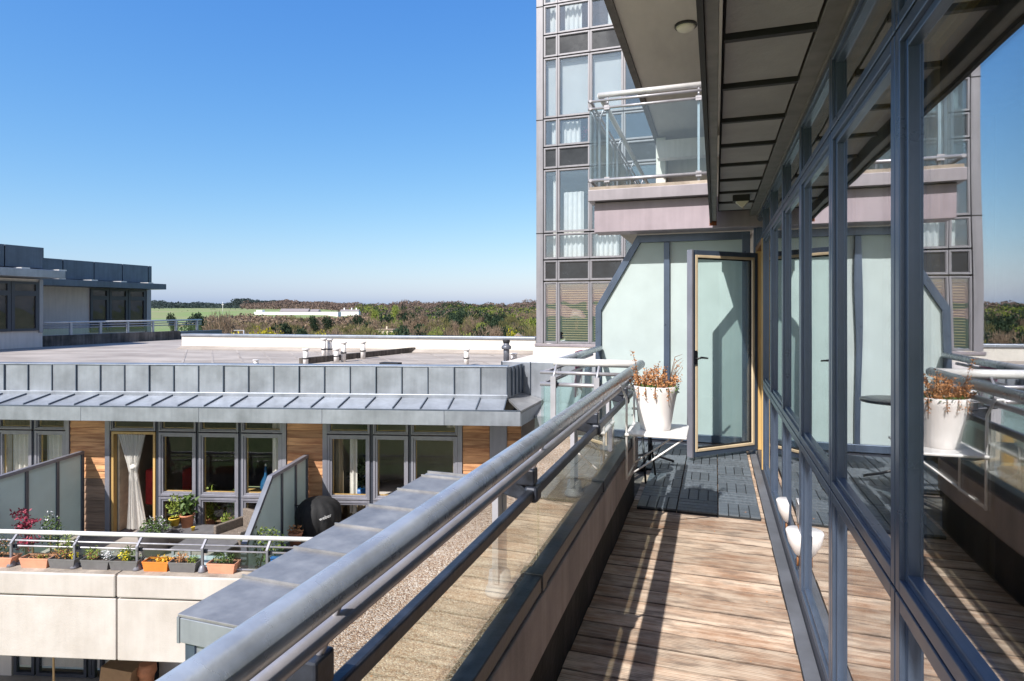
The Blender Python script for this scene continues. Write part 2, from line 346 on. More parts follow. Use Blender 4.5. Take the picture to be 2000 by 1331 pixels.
    def build(s, name, m, parent=None, M=None, label=None, bevel=0., kind=None):
        """M: matrix from the coordinates used to the parent's local space"""
        me = bpy.data.meshes.new(name); V = [Vector(p) for p in s.v]
        if M is not None: V = [M @ p for p in V]
        lo = Vector([min(p[i] for p in V) for i in range(3)]); hi = Vector([max(p[i] for p in V) for i in range(3)]); c = (lo+hi)/2
        if parent is None: c.z = lo.z
        me.from_pydata([tuple(p-c) for p in V], [], s.f); me.polygons.foreach_set('use_smooth', s.smooth); me.update()
        me.materials.append(MATS[m]); o = bpy.data.objects.new(name, me); C.objects.link(o); o.location = c
        if parent: o.parent = parent
        if label: o['label'] = label
        if kind: o['kind'] = kind
        if bevel:
            b = o.modifiers.new('bevel', 'BEVEL'); b.width = bevel; b.segments = 2; b.limit_method = 'ANGLE'; b.angle_limit = R(40)
        return o

def empty(name, loc=(0, 0, 0), rz=0., label=None, cat=None, group=None, kind=None):
    o = bpy.data.objects.new(name, None); C.objects.link(o); o.location = loc; o.rotation_euler = (0, 0, rz); o.empty_display_size = .2
    tag(o, label, cat, group, kind); return o
def tag(o, label=None, cat=None, group=None, kind=None):
    if label: o['label'] = label
    if cat: o['category'] = cat
    if group: o['group'] = group
    if kind: o['kind'] = kind
    return o
def inv(root):
    return (Matrix.Translation(root.location) @ Matrix.Rotation(root.rotation_euler[2], 4, 'Z')).inverted()
def copy_tree(o, parent=None):
    c = o.copy(); C.objects.link(c)
    if parent: c.parent = parent
    for ch in [x for x in o.children]: copy_tree(ch, c)
    return c
def frame_mb(x0, x1, z0, z1, y0, y1, wd, b=None):
    b = b or MB()
    b.box(x0, x0+wd, y0, y1, z0, z1).box(x1-wd, x1, y0, y1, z0, z1).box(x0+wd, x1-wd, y0, y1, z0, z0+wd).box(x0+wd, x1-wd, y0, y1, z1-wd, z1)
    return b

# photograph geometry helpers (planning only: they turn photograph measurements into real distances)
cs, sn = math.cos(YAW), math.sin(YAW)
def ray(px): u = (px-1000)/1200; return Vector((u*cs-sn, cs+u*sn))
def at(px, py, D): d = ray(px)*D; return Vector((d.x, d.y, -(py-606)/1200*D))
def onY(px, Y): d = ray(px); k = Y/d.y; return d.x*k, k          # -> X, depth
def onX(px, X): d = ray(px); k = X/d.x; return d.y*k, k          # -> Y, depth
def zat(py, D): return -(py-606)/1200*D

# ================================================================== GROUND and far country
def terr(D, px=400.):
    k = min(1, max(0, (px-640)/90)) if D < 3000 else 0
    k = k*k*(3-2*k); drop = float(np.interp(D, [200, 350, 1000, 1300, 1700], [0, 9, 10, 8, 0]))
    return -k*drop+float(np.interp(D, [0, 140, 260, 450, 650, 900, 1250, 1800, 4000], [-18, -18, -15.5, -9.8, -5.6, -1, 3.2, 4, -10]))
g = MB(); rings = [0, 60, 140, 200, 260, 350, 450, 550, 650, 780, 900, 1080, 1250, 1500, 1800, 2500, 4000]; na = 256
g.v.append((0, 0, -18))
for r in rings[1:]:
    for j in range(na): t = 2*math.pi*j/na; g.v.append((r*math.sin(t), r*math.cos(t), terr(r, 1000+1200*math.tan(t+YAW) if math.cos(t+YAW) > .05 else (2e3 if math.sin(t+YAW) > 0 else 0))))
for j in range(na): g.f.append((0, 1+(j+1) % na, 1+j)); g.smooth.append(True)
for i in range(len(rings)-2):
    for j in range(na): g.f.append((1+i*na+j, 1+i*na+(j+1) % na, 1+(i+1)*na+(j+1) % na, 1+(i+1)*na+j)); g.smooth.append(True)
gr = g.build('ground', 'grass'); tag(gr, 'green fields rising to the wooded ridge', kind='structure')

# crown meshes (shared)
def crown_mesh(name, m, n, leaf, w=1., h=1., style='round', seed=0):
    rnd = random.Random(seed); blobs = []
    for i in range(9):
        a = rnd.uniform(0, 6.28); q = rnd.uniform(.1, .62)
        blobs.append((q*math.cos(a), q*math.sin(a), rnd.uniform(.22, .80), rnd.uniform(.22, .40)))
    blobs.append((0, 0, .7, .34)); vs = []; fs = []
    for k in range(n):
        bx, by, bz, br = rnd.choice(blobs); v = Vector((rnd.gauss(0, 1), rnd.gauss(0, 1), rnd.gauss(0, 1))).normalized()
        q = br*rnd.uniform(.55, 1.08)
        p = Vector((bx+v.x*q, by+v.y*q, max(.04, bz+v.z*q*.8)))
        if style == 'cone': p.x *= 1.15-p.z; p.y *= 1.15-p.z
        p = Vector((p.x*w, p.y*w, p.z*h)); L = leaf*rnd.uniform(.6, 1.4)
        if style == 'twig': d = Vector((p.x, p.y, (p.z-.25)*1.4+.5)).normalized()+Vector((rnd.gauss(0, .35), rnd.gauss(0, .35), rnd.gauss(0, .35))); W = L*.30; L *= 1.8
        else: d = Vector((rnd.gauss(0, 1), rnd.gauss(0, 1), rnd.gauss(0, .6))); W = L*.9
        d.normalize(); u = d.cross(Vector((rnd.gauss(0, 1), rnd.gauss(0, 1), rnd.gauss(0, 1)))).normalized()
        o = len(vs); vs += [tuple(p-d*L*.5), tuple(p+u*W*.5), tuple(p+d*L*.5), tuple(p-u*W*.5)]; fs.append((o, o+1, o+2, o+3))
    me = bpy.data.meshes.new(name); me.from_pydata(vs, [], fs); me.materials.append(MATS[m]); return me
def trunk_mesh(seed):
    rnd = random.Random(seed); b = MB(); b.tube([(0, 0, 0), (.01, .01, .25), (.0, .02, .55)], [.05, .035, .015], 6)
    for k in range(6):
        a = rnd.uniform(0, 6.28); z = rnd.uniform(.2, .42); b.tube([(0, 0, z), (.18*math.cos(a), .18*math.sin(a), z+.16), (.34*math.cos(a), .34*math.sin(a), z+.38)], [.022, .013, .005], 4)
    me = bpy.data.meshes.new('trunk'); me.from_pydata(b.v, [], b.f); me.materials.append(MATS['twig_dry']); return me
KIND = {}
for kd, m, nn, lf, st in (('bare', 'crown_bare', 1500, .075, 'twig'), ('olive', 'crown_olive', 1500, .07, 'twig'), ('evergreen', 'crown_evergreen', 1500, .085, 'round'),
                          ('spring', 'crown_spring', 1400, .07, 'round'), ('yellow', 'crown_yellow', 1300, .07, 'round'), ('cone', 'crown_evergreen', 1300, .08, 'cone')):
    KIND[kd] = [crown_mesh('crown', m, nn, lf, style=st, seed=s_*7+len(kd)) for s_ in range(3)]
TR = [trunk_mesh(s_) for s_ in range(3)]
LBL = {'bare': 'leafless brown tree in the thicket beyond the white roof wall', 'olive': 'olive brown budding tree in the thicket beyond the white roof wall',
       'evergreen': 'dark evergreen tree in the wood beyond the flat roof', 'spring': 'fresh light green tree in the wood beyond the flat roof', 'yellow': 'bright yellow flowering bush beyond the white roof wall', 'cone': 'dark pointed conifer in the distant wood'}
def tree(kd, px, ytop, wpx, D, label=None, group=None, base=None):
    zt = zat(ytop, D); zb = terr(D, px) if base is None else base; h = zt-zb
    if h < 1: h = 1.5; zb = zt-h
    wd = wpx/1200*D/2; d = ray(px)*D; ht = min(h, max(wd*2.6, h*.75))
    o = empty('pine_tree' if kd in ('cone', 'evergreen') else ('flowering_bush' if kd == 'yellow' else 'tree'), (d.x, d.y, zb), random.uniform(0, 6.28),
              label or LBL[kd], 'bush' if kd == 'yellow' else 'tree', group if label is None else None)
    c = bpy.data.objects.new('crown', random.choice(KIND[kd])); C.objects.link(c); c.parent = o
    c.location = (0, 0, h-ht); c.scale = (wd*1.5, wd*1.5, ht*.98)
    t = bpy.data.objects.new('trunk', random.choice(TR)); C.objects.link(t); t.parent = o; t.scale = (wd*1.1, wd*1.1, max(1, h*.98))
    return o
special = [('evergreen', 383, 607, 52, 255, 'broad dark evergreen rising just right of the far left penthouse'),
 ('evergreen', 336, 609, 22, 280, 'small dark round evergreen beside the far left penthouse post'),
 ('bare', 436, 610, 60, 240, 'rounded leafless brown tree right under the white flagpole'),
 ('evergreen', 551, 625, 66, 190, 'wide spreading dark pine in front of the white farm building'),
 ('evergreen', 588, 640, 44, 170, 'low dark pine touching the white roof wall below the farm building'),
 ('yellow', 520, 641, 64, 150, 'wide yellow gorse bush behind the roof wall below the farm building'),
 ('yellow', 455, 650, 40, 150, 'small yellow gorse bush near the grey lamp post'),
 ('yellow', 616, 648, 44, 150, 'low yellow gorse bush left of the roof vent pipes'),
 ('evergreen', 612, 614, 20, 300, 'upright dark pine on the green slope below the farm building'),
 ('evergreen', 641, 616, 26, 290, 'second dark pine on the green slope, right of the upright one'),
 ('evergreen', 696, 614, 30, 330, 'dark oak right of the green field edge'),
 ('spring', 735, 603, 22, 380, 'bright green spring tree left of the tall lime tree'),
 ('spring', 773, 597, 20, 420, 'tall lime green tree standing above the brown woods'),
 ('cone', 745, 610, 20, 340, 'dark narrow conifer between the two bright green trees'),
 ('evergreen', 787, 597, 20, 430, 'dark evergreen touching the tall lime green tree'),
 ('evergreen', 790, 637, 50, 180, 'dark evergreen clump right of the cream villa'),
 ('yellow', 997, 637, 34, 130, 'yellow flowering bush behind the dark flue pipe'),
 ('spring', 1034, 618, 34, 330, 'yellow green tree next to the tower edge'),
 ('olive', 1010, 630, 34, 220, 'olive tree between the yellow bush and the tower'),
 ('spring', 850, 642, 32, 210, 'yellow green bushy tree in front of the dark pines'),
 ('evergreen', 880, 607, 40, 420, 'leftmost dark pine of the pine mass'), ('evergreen', 905, 606, 46, 400, 'second dark pine of the pine mass'),
 ('evergreen', 935, 608, 50, 390, 'middle dark pine of the pine mass'), ('evergreen', 962, 609, 44, 370, 'dark pine of the mass behind the yellow bush'),
 ('evergreen', 980, 613, 34, 350, 'rightmost dark pine of the pine mass'), ('spring', 965, 603, 26, 440, 'light green tree topping the dark pine mass')]
for kd, px, yt, wp, D, lb in special: tree(kd, px, yt, wp, D, lb)
rt = random.Random(3)
for i in range(230):
    px = rt.uniform(395, 1062); D = rt.uniform(150, 420)
    if px < 700: yt = 653-(D-150)/270*36+rt.uniform(-5, 5)
    else: yt = 652-(D-150)/270*44+rt.uniform(-7, 6)
    if 590 < px < 700 and yt < 628: continue
    kd = rt.choice(['bare', 'bare', 'bare', 'olive', 'olive', 'spring', 'evergreen'] if px > 690 else ['bare', 'bare', 'bare', 'olive', 'olive'])
    tree(kd, px, yt, rt.uniform(26, 58)*(250/D)**.5, D, None, {'bare': 'leafless trees in the valley thicket', 'olive': 'budding olive trees in the valley thicket', 'spring': 'light green trees in the valley', 'evergreen': 'dark evergreens in the valley'}[kd])
# far woods on the ridge: nobody could count them
def wood(name, m, n, pxr, Dr, yr, leaf, label, seed):
    rnd = np.random.default_rng(seed); vs = []; fs = []
    for i in range(n):
        px = rnd.uniform(*pxr); f = rnd.random()**.6; D = Dr[0]+(Dr[1]-Dr[0])*f; y = yr[0]+(yr[1]-yr[0])*f+rnd.normal(0, 1.5)+2.2*math.sin(px/37.+seed)*f+1.3*math.sin(px/13.)*f
        top = zat(y, D); wd = rnd.uniform(6, 15); d = ray(px)*D; k = 90
        q = rnd.normal(0, 1, (k, 3)); q[:, 2] = np.abs(q[:, 2])*1.1-.25; q /= np.linalg.norm(q, axis=1)[:, None]; q *= rnd.uniform(.75, 1.05, (k, 1))
        hh = rnd.uniform(6, 9); P = q*np.array([wd, wd, hh])+np.array([d.x, d.y, top-hh])
        a = rnd.normal(0, 1, (k, 3)); a /= np.linalg.norm(a, axis=1)[:, None]; b = np.cross(a, rnd.normal(0, 1, (k, 3))); b /= np.linalg.norm(b, axis=1)[:, None]
        L = leaf*rnd.uniform(.6, 1.5, (k, 1))
        o = len(vs); quad = np.stack([P-a*L, P+b*L*.6, P+a*L, P-b*L*.6], 1).reshape(-1, 3); vs += quad.tolist()
        fs += [(o+4*j, o+4*j+1, o+4*j+2, o+4*j+3) for j in range(k)]
    me = bpy.data.meshes.new(name); me.from_pydata(vs, [], fs); me.materials.append(MATS[m]); o = bpy.data.objects.new(name, me); C.objects.link(o)
    tag(o, label, kind='stuff')
wood('ridge_woodland', 'crown_ridge', 1900, (640, 1180), (430, 1300), (630, 591), 1.3, 'brown leafless woodland covering the ridge at the right', 1)
wood('ridge_woodland', 'crown_ridge', 420, (480, 680), (1000, 1300), (601, 590), 1.3, 'brown woodland behind the white farm building', 2)
wood('distant_conifers', 'crown_ridge_dark', 700, (250, 560), (1150, 1500), (600, 591), 1.5, 'dark conifer belt on the far left horizon', 3)
wood('distant_conifers', 'crown_ridge_dark', 120, (460, 570), (1250, 1400), (592, 587), 1.5, 'dark conifer rise left of the farm building woods', 5)
wood('ridge_woodland', 'crown_spring', 110, (640, 1060), (500, 1100), (622, 597), 1.1, 'scattered light green crowns in the brown ridge woodland', 4)
wood('ridge_woodland', 'crown_evergreen', 170, (700, 1060), (500, 1200), (622, 593), 1.2, 'scattered dark crowns in the brown ridge woodland', 6)
wood('field_hedge', 'crown_olive', 60, (285, 520), (760, 790), (611, 611), 1.0, 'olive hedge line crossing the far field', 8)
wood('field_hedge', 'crown_ridge_dark', 26, (300, 480), (960, 1000), (605, 605), 1.1, 'dark hedge trees at the top of the far field', 9)
wood('valley_scrub', 'crown_bare', 200, (395, 720), (330, 450), (626, 617), .9, 'brown leafless scrub along the foot of the field', 10)
# farm building
fd = 640; p0 = at(496, 616, fd); p1 = at(660, 617, fd); fx = (p1-p0).normalized()
fa = empty('farm_building', tuple(p0), math.atan2(fx.y, fx.x), 'long low white farm building on the green hill', 'building'); L_ = (p1-p0).length
MB().box(0, L_, 0, 12, -2, 3.4).build('wall', 'farm_white', fa)
MB().prism([(L_*.30, -.3, 3.4), (L_*.30, 12, 3.4), (L_*.30, 6, 6.8)], (L_*.34, 0, 0)).build('roof', 'farm_roof', fa)
MB().prism([(L_*.66, -.3, 3.4), (L_*.66, 12, 3.4), (L_*.66, 6, 6.2)], (L_*.10, 0, 0)).build('roof', 'farm_roof', fa)
MB().box(L_*.03, L_*.10, -.4, 6, 3.4, 5.4).build('gable', 'farm_white', fa)
p2 = at(664, 614, 660); cot = empty('cottage_row', tuple(p2), fa.rotation_euler[2], 'short white cottages right of the long farm building', 'building')
MB().box(0, 20, 0, 8, -2, 3).build('wall', 'farm_white', cot); MB().prism([(0, -.3, 3), (0, 8, 3), (0, 4, 5)], (20, 0, 0)).build('roof', 'farm_roof', cot)
for q in (3, 11, 16): MB().box(q, q+1.2, 3.4, 4.6, 4.4, 6.8).build('chimney', 'farm_white', cot)
p3 = at(736, 652, 260); vi = empty('villa', tuple(p3), .2, 'cream villa among the trees in the valley', 'house')
MB().box(0, 7, 0, 7, -6, 1.6).build('wall', 'house_cream', vi); MB().prism([(-.4, -.4, 1.6), (7.4, -.4, 1.6), (7.4, 7.4, 1.6), (-.4, 7.4, 1.6)], (0, 0, .25)).build('roof', 'house_roof', vi)
for q in (1, 3, 5): MB().box(q, q+.9, -.06, .1, -.6, 1).build('window', 'spandrel', vi)
MB().box(3, 3.6, 3, 3.6, 1.8, 3).build('chimney', 'house_cream', vi)
p4 = at(1012, 672, 120); ho = empty('house', tuple(p4), .3, 'small cream house gable beside the tower edge', 'house')
MB().box(-1.5, 1.5, 0, 6, -12, .6).build('wall', 'house_cream', ho); MB().prism([(-1.8, -.1, .6), (1.8, -.1, .6), (0, -.1, 2.0)], (0, 6, 0)).build('roof', 'house_roof', ho)
p5 = at(435, 613, 600); fp = MB().tube([(0, 0, 0), (0, 0, 11.5)], [.3, .15], 6).box(-1.5, 1.5, -.1, .1, 8.6, 8.9).build('flagpole', 'farm_white'); fp.location = p5; tag(fp, 'tall white mast with a crossbar on the green hill', 'mast')
p6 = at(467, 664, 110); lp = MB().tube([(0, 0, -13), (0, 0, 1.7)], [.14, .09], 6).box(-2.2, 0, -.06, .06, 1.62, 1.74).build('street_lamp', 'post'); lp.location = p6-Vector((0, 0, 13)); tag(lp, 'grey lamp post beyond the white roof wall at left', 'street lamp')

# ================================================================== MY BUILDING (the one the camera stands on)
FX = .446                                   # glass line
ap = empty('apartment_building', (3, 3, -18), 0, 'apartment building with dark framed glass facade and long wooden balcony on the right', 'building')
A = inv(ap)
MB().box(-1.37, 9, -3, 5.16, -18, -1.62).build('wall', 'render_pale', ap, A)
MB().box(-1.37, 9, 5.162, 9.4, -18, -1.62).build('wall', 'render_pale', ap, A)
MB().box(FX+.08, 9, 7.22, 15.38, -1.6, 14).build('wall', 'render_pale', ap, A)
MB().box(FX+.08, 9, -3, 7.2, 1.30, 14).build('wall', 'render_pale', ap, A)
MB().box(.03, 9, -3, 6.98, 1.12, 1.28).build('ceiling_slab', 'soffit_edge', ap, A)
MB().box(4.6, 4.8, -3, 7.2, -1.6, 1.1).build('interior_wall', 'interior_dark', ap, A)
MB().box(FX+.06, 4.58, -3, 7.2, -1.6, -1.52).build('interior_floor', 'interior_floor', ap, A)
MB().box(FX+.2, 1.50, 4.15, 4.25, -1.518, 1.1).build('partition', 'interior_brown', ap, A)
MB().box(1.50, 1.62, 1.0, 4.4, -1.518, 1.1).build('partition', 'black_gloss', ap, A)
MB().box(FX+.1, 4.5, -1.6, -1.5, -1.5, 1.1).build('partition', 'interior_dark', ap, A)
MB().curtain(3.2, 4.05, .72, -1.5, 1.0, .03, .11, axis='y').build('curtain', 'curtain', ap, A)
MB().curtain(6.72, 7.06, FX+.17, -1.5, .66, .03, .10, axis='y').build('curtain', 'curtain_thin', ap, A)
# window bays: y positions of the mullion lines
YL = [-1.0, -.05, .85, 1.75, 2.65, 3.55, 4.45, 5.35, 6.20]
ZB, ZM, ZH, ZT = -1.50, -.693, .69, .985
def win_frame(y0, y1, z0, z1, wd, xo, xi, parent=ap, m='frame'):
    """sash frame lying in the plane x; outer face stepped: outer rim proud, inner bead recessed"""
    b = MB()
    for (a, e, x0, x1) in ((0, wd*.62, xo, xi), (wd*.62, wd, xo+.012, xi)):
        ya, yb, za, zb = y0+a, y1-a, z0+a, z1-a; k = e-a
        b.box(x0, x1, ya, ya+k, za, zb); b.box(x0, x1, yb-k, yb, za, zb); b.box(x0, x1, ya+k, yb-k, za, za+k); b.box(x0, x1, ya+k, yb-k, zb-k, zb)
    fr = b.build('window_frame', m, parent, A, bevel=.0025)
    q = MB().box(xo+.026, xo+.034, y0+wd-.004, y1-wd+.004, z0+wd-.004, z1-wd+.004)
    pn = q.build('pane', 'glass_facade', fr, Matrix.Translation(-Vector(fr.location)) @ A)
    bd = MB(); frame_mb_y(bd, y0+wd-.006, y1-wd+.006, z0+wd-.006, z1-wd+.006, xi+.001, xi+.02, .028)
    bd.build('inner_bead', 'pine', fr, Matrix.Translation(-Vector(fr.location)) @ A)
    return fr
def frame_mb_y(b, y0, y1, z0, z1, x0, x1, wd):
    b.box(x0, x1, y0, y0+wd, z0, z1).box(x0, x1, y1-wd, y1, z0, z1).box(x0, x1, y0+wd, y1-wd, z0, z0+wd).box(x0, x1, y0+wd, y1-wd, z1-wd, z1)
j = .004
for i in range(len(YL)-1):
    y0, y1 = YL[i]+j, YL[i+1]-j
    win_frame(y0, y1, ZB+j, ZM-j, .060, FX-.022, FX+.03)
    win_frame(y0, y1, ZM+j, ZH-j, .056, FX-.022, FX+.03)
    win_frame(y0, y1, ZH+j, ZT, .046, FX-.022, FX+.03)
win_frame(6.20+j, 7.14, ZH+j, ZT, .046, FX-.022, FX+.03)
for y in YL: MB().box(FX+.02, FX+.05, y-.03, y+.03, ZB, ZT).build('mullion', 'gasket', ap, A)
for z in (ZM, ZH): MB().box(FX+.021, FX+.052, -1, 6.2, z-.022, z+.022).build('transom', 'gasket', ap, A)
MB().box(FX-.05, FX+.1, 7.145, 7.22, -1.5, ZT).build('corner_post', 'frame', ap, A, bevel=.003)
MB().box(FX-.03, FX+.08, -1, 7.2, ZT+.002, 1.04).build('head_beam', 'soffit_edge', ap, A, bevel=.003)
MB().box(FX-.022, FX+.05, -1, 7.14, -1.560, ZB).build('sill', 'frame_dark', ap, A)
MB().box(.356, FX-.024, -1, 7.3, -1.58, -1.548).build('flashing', 'flashing', ap, A, bevel=.004)
# door opening lined in pine
MB().box(FX-.03, FX+.09, 6.215, 6.26, -1.5, ZH-.01).build('door_lining', 'pine', ap, A, bevel=.002)
MB().box(FX-.03, FX+.09, 7.10, 7.144, -1.5, ZH-.01).build('door_lining', 'pine', ap, A, bevel=.002)
MB().box(FX-.03, FX+.09, 6.262, 7.098, ZH-.06, ZH-.01).build('door_lining', 'pine_dark', ap, A, bevel=.002)
for z in (.32, -.05, -1.2): MB().tube([(FX-.036, 7.11, z), (FX-.036, 7.11, z+.09)], .009, 8).build('hinge', 'white_metal', ap, A)
# the open door
hx, hy, ex, ey = .425, 7.09, -.235, 6.47
ang = math.atan2(ey-hy, ex-hx); WL = math.hypot(ex-hx, ey-hy)
dr = empty('open_door', (hx, hy, -1.49), ang, 'open glazed balcony door with pale pine inner frame standing out over the dark tiles', 'door')
H = 2.10
# local x along the leaf from the hinge; the camera side is +y
def bars(y0, y1, wd, inset=0):
    return frame_mb(inset, WL-inset, inset, H-inset, y0, y1, wd)
bars(-.045, .012, .052).build('outer_frame', 'frame', dr, bevel=.003)
bars(-.003, .020, .028, .05).build('inner_frame', 'pine_pale', dr, bevel=.004)
MB().box(WL-.012, WL+.012, -.043, .028, 0, H).build('edge_strip', 'frame_light', dr, bevel=.002)
frame_mb(.07, WL-.07, .07, H-.07, -.030, -.012, .02).build('gasket', 'gasket', dr)
MB().box(.08, WL-.08, -.024, -.018, .08, H-.08).build('pane', 'glass_door', dr)
hb = MB().tube([(WL-.045, .02, 1.00), (WL-.045, .06, 1.00)], .01, 8).tube([(WL-.045, .055, 1.00), (WL-.09, .06, 1.01), (WL-.17, .06, 1.0)], [.01, .011, .008], 8).box(WL-.06, WL-.03, .022, .03, .94, 1.08)
hb.build('handle', 'black_gloss', dr)
# soffit over the narrow balcony
ys = [1.35+.52*k for k in range(-5, 11)]
for a, b_ in zip(ys[:-1], ys[1:]):
    MB().box(.035, .335, a+.035, min(b_, 6.99)-.035, 1.0, 1.018).build('soffit_panel', 'soffit', ap, A, bevel=.002)
    MB().box(.030, .34, a-.014, a+.014, .985, 1.03).build('soffit_rib', 'soffit_rib', ap, A)
MB().box(.03, FX+.02, -1.3, 6.98, 1.06, 1.11).build('soffit_backing', 'soffit_rib', ap, A)
MB().box(.345, FX-.005, -1.3, 6.98, 1.0, 1.05).build('soffit_edge', 'soffit_edge', ap, A, bevel=.003)
MB().box(-.055, -.035, -1.3, 6.88, .93, 1.36).build('canopy_fascia', 'soffit_rib', ap, A)
MB().box(-.033, .012, -1.3, 6.88, .945, 1.36).build('canopy_fascia', 'soffit_edge', ap, A, bevel=.003)
MB().box(-.058, .015, 6.88, 6.892, .90, 1.20).build('rust_patch', 'rust', ap, A)
# kerb, ledge and pebble slab
MB().box(-.685, -.60, -1.5, 5.12, -1.27, -1.045).build('kerb', 'kerb_face', ap, A, bevel=.008)
MB().box(-.683, -.612, -1.5, 5.11, -1.044, -1.036).build('kerb_cap', 'kerb_top', ap, A)
MB().box(-.75, -.632, -1.5, 5.12, -1.61, -1.272).build('kerb_wall', 'wall_black', ap, A)
MB().box(-1.375, -.687, -1.5, 5.16, -1.6, -1.075).build('pebble_slab', 'pebble', ap, A)
# wide balcony kerbs
MB().box(-1.375, -.76, 5.0, 5.13, -1.3, -1.06).build('kerb', 'kerb_face', ap, A, bevel=.006) if False else None
MB().box(-1.42, -1.30, 5.165, 7.45, -1.6, -1.05).build('kerb', 'kerb_face', ap, A, bevel=.006)
MB().box(-1.30, -.755, 5.13, 5.165, -1.6, -1.07).build('kerb', 'kerb_face', ap, A)
fl = MB().box(-1.298, .35, 5.17, 7.45, -1.612, -1.575).build('balcony_floor', 'concrete_dirty'); tag(fl, 'floor slab of the wider balcony end', kind='structure')

# decking
dk = empty('balcony_deck', (-.14, 2, -1.58), 0, 'weathered reeded timber decking of the long balcony', kind='structure')
bm_ = None
nb = 0; y = -1.1
while y < 7.25:
    if bm_ is None:
        o = MB().box(-.49, .49, -.0690, .0690, -.0, .028).build('deck_board', 'deck', dk, bevel=.003); bm_ = o
    else: o = bm_.copy(); C.objects.link(o); o.parent = dk
    o.location = (random.uniform(-.003, .003)+.0, y-2, .014+random.uniform(-.0015, .0015)); o.rotation_euler = (0, 0, R(random.uniform(-.12, .12)))
    y += .1450; nb += 1
# black sheet put in as the joist shadow under the gaps
jo = MB().box(-.62, .34, -1.2, 7.3, -1.612, -1.60).build('gap_shadow_sheet', 'gasket'); tag(jo, 'black sheet standing in for the shadow beneath the deck boards', kind='structure')

# snap-together deck tiles
def make_tile():
    t = empty('deck_tile', (0, 0, 0)); MB().box(-.148, .148, -.148, .148, 0, .012).build('base', 'tile_base', t)
    sm = None
    for k in range(4):
        if sm is None: s_ = MB().box(-.0345, .0345, -.146, .146, 0, .013).build('slat', 'tile_slat', t, bevel=.0025); sm = s_
        else: s_ = sm.copy(); C.objects.link(s_); s_.parent = t
        s_.location = (-.1125+.075*k, 0, .0195)
    return t
tproto = make_tile(); first = True
cells = [(c, r) for r in range(8) for c in range(3)]+[(-1, r) for r in range(4, 8)]+[(-2, r) for r in range(4, 8)]
colname = {2: 'right column by the glass', 1: 'middle column', 0: 'left column by the railing', -1: 'widened bay', -2: 'far widened bay'}
rown = ['front', 'second', 'third', 'fourth', 'fifth', 'sixth', 'seventh', 'rearmost']
for c, r in cells:
    t = tproto if first else copy_tree(tproto); first = False
    t.location = (-.432+.302*c, 5.005+.302*r, -1.5515+random.uniform(0, .001)); vert = (c+r) % 2 == 0
    t.rotation_euler = (0, 0, (0 if vert else R(90))+R(random.uniform(-.25, .25)))
    tag(t, '%s row dark grey deck tile, %s, slats running %s' % (rown[r], colname[c], 'lengthwise' if vert else 'crosswise'), 'deck tile', 'dark snap-together deck tiles')

# privacy screen at the end
SY = 7.35; sc = empty('privacy_screen', (-.5, SY, -1.57), 0, 'tall frosted glass privacy screen with chamfered corner at the balcony end', 'screen'); B = inv(sc)
def bar(b, p, q, wd, y0, y1):
    p = Vector((p[0], 0, p[1])); q = Vector((q[0], 0, q[1])); d = (q-p).normalized(); n = Vector((-d.z, 0, d.x))*wd
    b.prism([(p.x, y0, p.z), (q.x, y0, q.z), (q.x+n.x, y0, q.z+n.z), (p.x+n.x, y0, p.z+n.z)], (0, y1-y0, 0))
e_ = 0; x0, xk, xm, x1, zt, zk, zb = -1.365, -.87, -.535, .37, .875, .03, -1.5
for (p, q, wd) in (((x0, zk), (x0, zb), .07), ((xk, zt), (x0, zk), .075), ((x1, zt), (xk, zt), .085), ((x1, zb), (x1, zt), .085), ((xm-.03, zb+.08), (xm-.03, zt-.09), -.065), ((x0+.07, zb), (x1-.09, zb), .08)):
    e_ += .0025; b = MB(); bar(b, p, q, wd, SY-.035-e_, SY+.035+e_); b.build('frame_bar', 'frame', sc, B, bevel=.003)
MB().prism([(x0+.06, SY-.006, zb+.07), (xm-.03, SY-.006, zb+.07), (xm-.03, SY-.006, zt-.07), (xk+.04, SY-.006, zt-.07), (x0+.06, SY-.006, zk-.01)], (0, .012, 0)).build('frosted_pane', 'frosted', sc, B)
MB().box(xm+.03, x1-.075, SY-.006, SY+.006, zb+.07, zt-.07).build('frosted_pane', 'frosted', sc, B)
MB().box(x0, x1, SY-.03, SY+.03, zb-.07, zb-.002).build('base_rail', 'frame_dark', sc, B)

# beam, upper balcony and the slab above it
ub = ap
MB().box(-1.32, FX+.05, 7.0, 7.3, .89, 1.23).build('beam', 'fascia_mauve', ap, A, bevel=.006)
MB().box(-1.375, -.06, 6.9, 15.3, 1.236, 1.36).build('balcony_edge', 'fascia_grey', ap, A, bevel=.004)
MB().box(-1.32, FX+.05, 7.302, 15.3, 1.10, 1.234).build('balcony_slab', 'slab_under', ap, A)
MB().box(-1.36, -.06, 6.93, 15.2, 1.362, 1.40).build('balcony_coping', 'coping', ap, A)
MB().box(-1.27, FX+.07, 6.9, 15.36, 4.07, 4.30).build('balcony_slab', 'slab_under', ap, A)
MB().box(-1.375, -1.271, 6.9, 15.36, 4.03, 4.36).build('slab_edge', 'slab_edge', ap, A)
MB().box(-1.25, .5, 14.3, 14.6, 3.45, 3.85).build('beam', 'render_pale', ap, A)
MB().box(-1.31, -1.1, 14.7, 15.35, 1.42, 4.02).build('pier', 'render_white', ap, A)
MB().box(-1.09, .5, 15.25, 15.35, 1.42, 4.02).build('wall', 'render_pale', ap, A)
ub = empty('balcony_railing', (-.7, 6.9, 1.40), 0, 'upper floor glass balcony railing with white tubular rails above the mauve beam', 'railing', 'glass and tube balcony railings'); U = inv(ub)
MB().tube([(-1.27, 6.98, 2.45), (-.06, 6.98, 2.45)], .032, 12).build('handrail', 'white_rail', ub, U)
